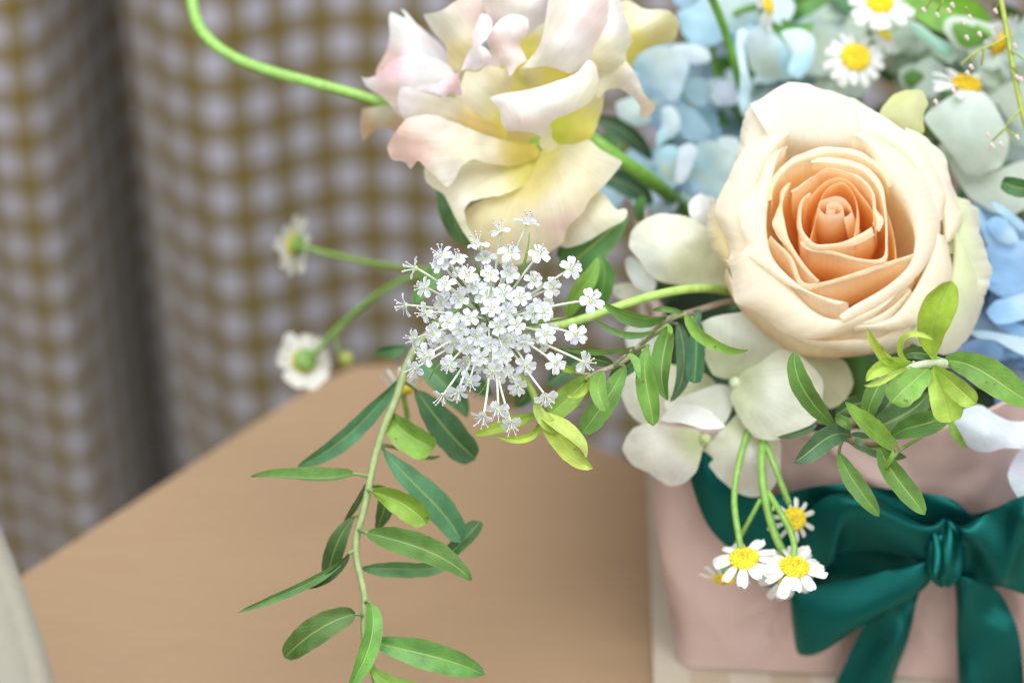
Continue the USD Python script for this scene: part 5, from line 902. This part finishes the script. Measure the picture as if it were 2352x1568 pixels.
de = thing('dark_leaf', 'small dark green oval leaf at the right edge beside the rose', 'leaf', P('z2', 2150, 1210, .566))
put(de, 'blade', leaf('z2', [(2120, 1205), (2200, 1235), (2280, 1250), (2370, 1240)], 130, (.566, .566), tint=(.04, .12, .035), shape=(.35, .5)), LEAF)
def loose(label, z, specs):
    t = thing('foliage_sprig', label, 'foliage', P(z, *specs[0][0][0], specs[0][2][0]))
    for k, (sp, w, d_, c, *kw) in enumerate(specs): put(t, 'leaf', leaf(z, sp, w, d_, tint=c, seed=40 + k, **(kw[0] if kw else {})), LEAF)
loose('dark green leaves behind and below the lisianthus, beside the lace flower', 'z4', [
    ([(560, 30), (530, 120), (545, 230), (620, 330)], 120, (.585, .58), (.06, .16, .05)), ([(430, -60), (490, 60), (530, 200), (600, 320)], 170, (.588, .582), (.05, .14, .05)),
    ([(1180, 480), (1300, 400), (1450, 270), (1610, 140)], 230, (.575, .57), (.08, .22, .06), dict(fold=.15)), ([(1170, 400), (1250, 330), (1380, 300)], 90, (.58, .578), (.06, .2, .09)),
    ([(1230, 780), (1290, 640), (1370, 520), (1410, 400)], 120, (.566, .56), (.18, .36, .06)), ([(1370, 760), (1430, 640), (1460, 520), (1420, 380)], 130, (.574, .568), (.09, .24, .05)),
    ([(230, 960), (120, 990), (20, 990)], 90, (.585, .59), (.06, .16, .06)), ([(300, 1000), (420, 1150), (540, 1280), (600, 1400)], 160, (.575, .572), (.07, .18, .08)),
    ([(1100, 1200), (1200, 1120), (1320, 1040), (1450, 1000)], 150, (.575, .58), (.05, .13, .05)), ([(420, 420), (360, 560), (300, 640), (270, 700)], 110, (.575, .57), (.10, .26, .06)),
    ([(500, 1090), (640, 1180), (760, 1260)], 120, (.570, .575), (.06, .17, .09)), ([(900, 1160), (960, 1240), (900, 1330)], 130, (.568, .572), (.06, .15, .06))])
loose('pair of dark leaves between the lisianthus stem and the blue hydrangea', 'w5', [
    ([(20, 840), (180, 900), (320, 1010), (420, 1130)], 150, (.612, .618), (.04, .10, .06)), ([(40, 1240), (160, 1260), (300, 1330), (420, 1440)], 190, (.605, .61), (.05, .12, .08)),
    ([(310, 1450), (340, 1400), (330, 1500), (400, 1560)], 80, (.59, .592), (.08, .22, .06)), ([(1250, 160), (1330, 200), (1420, 230), (1560, 160)], 160, (.615, .61), (.10, .28, .06)), ([(1380, 160), (1440, 60), (1560, 0), (1700, -20)], 200, (.62, .618), (.08, .22, .05))])
ff = thing('foliage', 'dense dark green leaves packed between the flowers inside the pink box', 'foliage', BC + [0, 0, .09])
rf = np.random.default_rng(12)
for k in range(150):
    x, y = rf.uniform(1340, 2420), rf.uniform(30, 1010)
    if x < 1480 and (y < 330 or y > 700): continue
    dpt = .628 + rf.uniform(0, .05) - max(0, (y - 500)) * .00004
    an = rf.uniform(0, 6.28); ln = rf.uniform(60, 120)
    p0 = np.array([x, y]); p1 = p0 + ln * np.array([math.cos(an), math.sin(an)]); pm = (p0 + p1) / 2 + rf.normal(size=2) * 12
    put(ff, 'leaf', leaf('D', [tuple(p0), tuple(pm), tuple(p1)], rf.uniform(38, 70), (dpt, dpt + rf.uniform(-.012, .012)), roll=rf.uniform(-50, 50), tint=[DK, MD, TL, GY, (.10, .24, .07)][k % 5], seed=200 + k, nu=12, nv=5), LEAF)

# ------------------------------------------------------------------ fine flowering grass in the top right corner
fg = thing('fine_grass', 'thin yellow green grass stems with tiny pinkish buds in the top right corner', 'grass', P('z2', 2230, 650, .56))
GC = (.40, .48, .10)
gs = [[(2095, -60), (2130, 80), (2150, 200), (2185, 400), (2215, 560), (2245, 700), (2300, 900)], [(2150, 240), (2050, 300), (1960, 340), (1880, 400), (1850, 430)], [(2250, 720), (2180, 790), (2150, 850), (2200, 890), (2230, 930)], [(2170, 330), (2230, 370), (2300, 420)], [(1660, -30), (1640, 20), (1610, 55)], [(1730, 10), (1705, 50), (1690, 90)], [(1880, 50), (1900, 80), (1910, 110)], [(1960, 340), (1925, 400), (1915, 440)], [(2000, 320), (1990, 390), (1985, 430)], [(2140, 850), (2100, 890), (2060, 930)], [(2110, 0), (2090, 40), (2075, 70)], [(2190, 440), (2215, 480), (2222, 505)]]
for k, g in enumerate(gs): put(fg, 'stem', tube(line('z2', g, [.556, .558, .56]), .0007 if k == 0 else .00028, 6), STEM, tint=GC)
for k, (x, y) in enumerate([(1600, 62), (1690, 95), (1905, 110), (1860, 145), (1915, 438), (1885, 245), (1970, 222), (2075, 70), (2218, 508), (1890, 480), (2025, 890), (2055, 960), (2110, 950), (2220, 905), (1680, 670), (1800, 600), (2245, 520), (1765, 68), (1790, 30), (2205, 300)]):
    b0 = ball(P('z2', x, y, .557), .00055, 1); b1 = ball(P('z2', x + 9, y + 14, .557), .00042, 1)
    V, Fc, _, _ = joined(b0, b1); put(fg, 'bud', (V, Fc), LACE, tint=(.84, .72, .68))
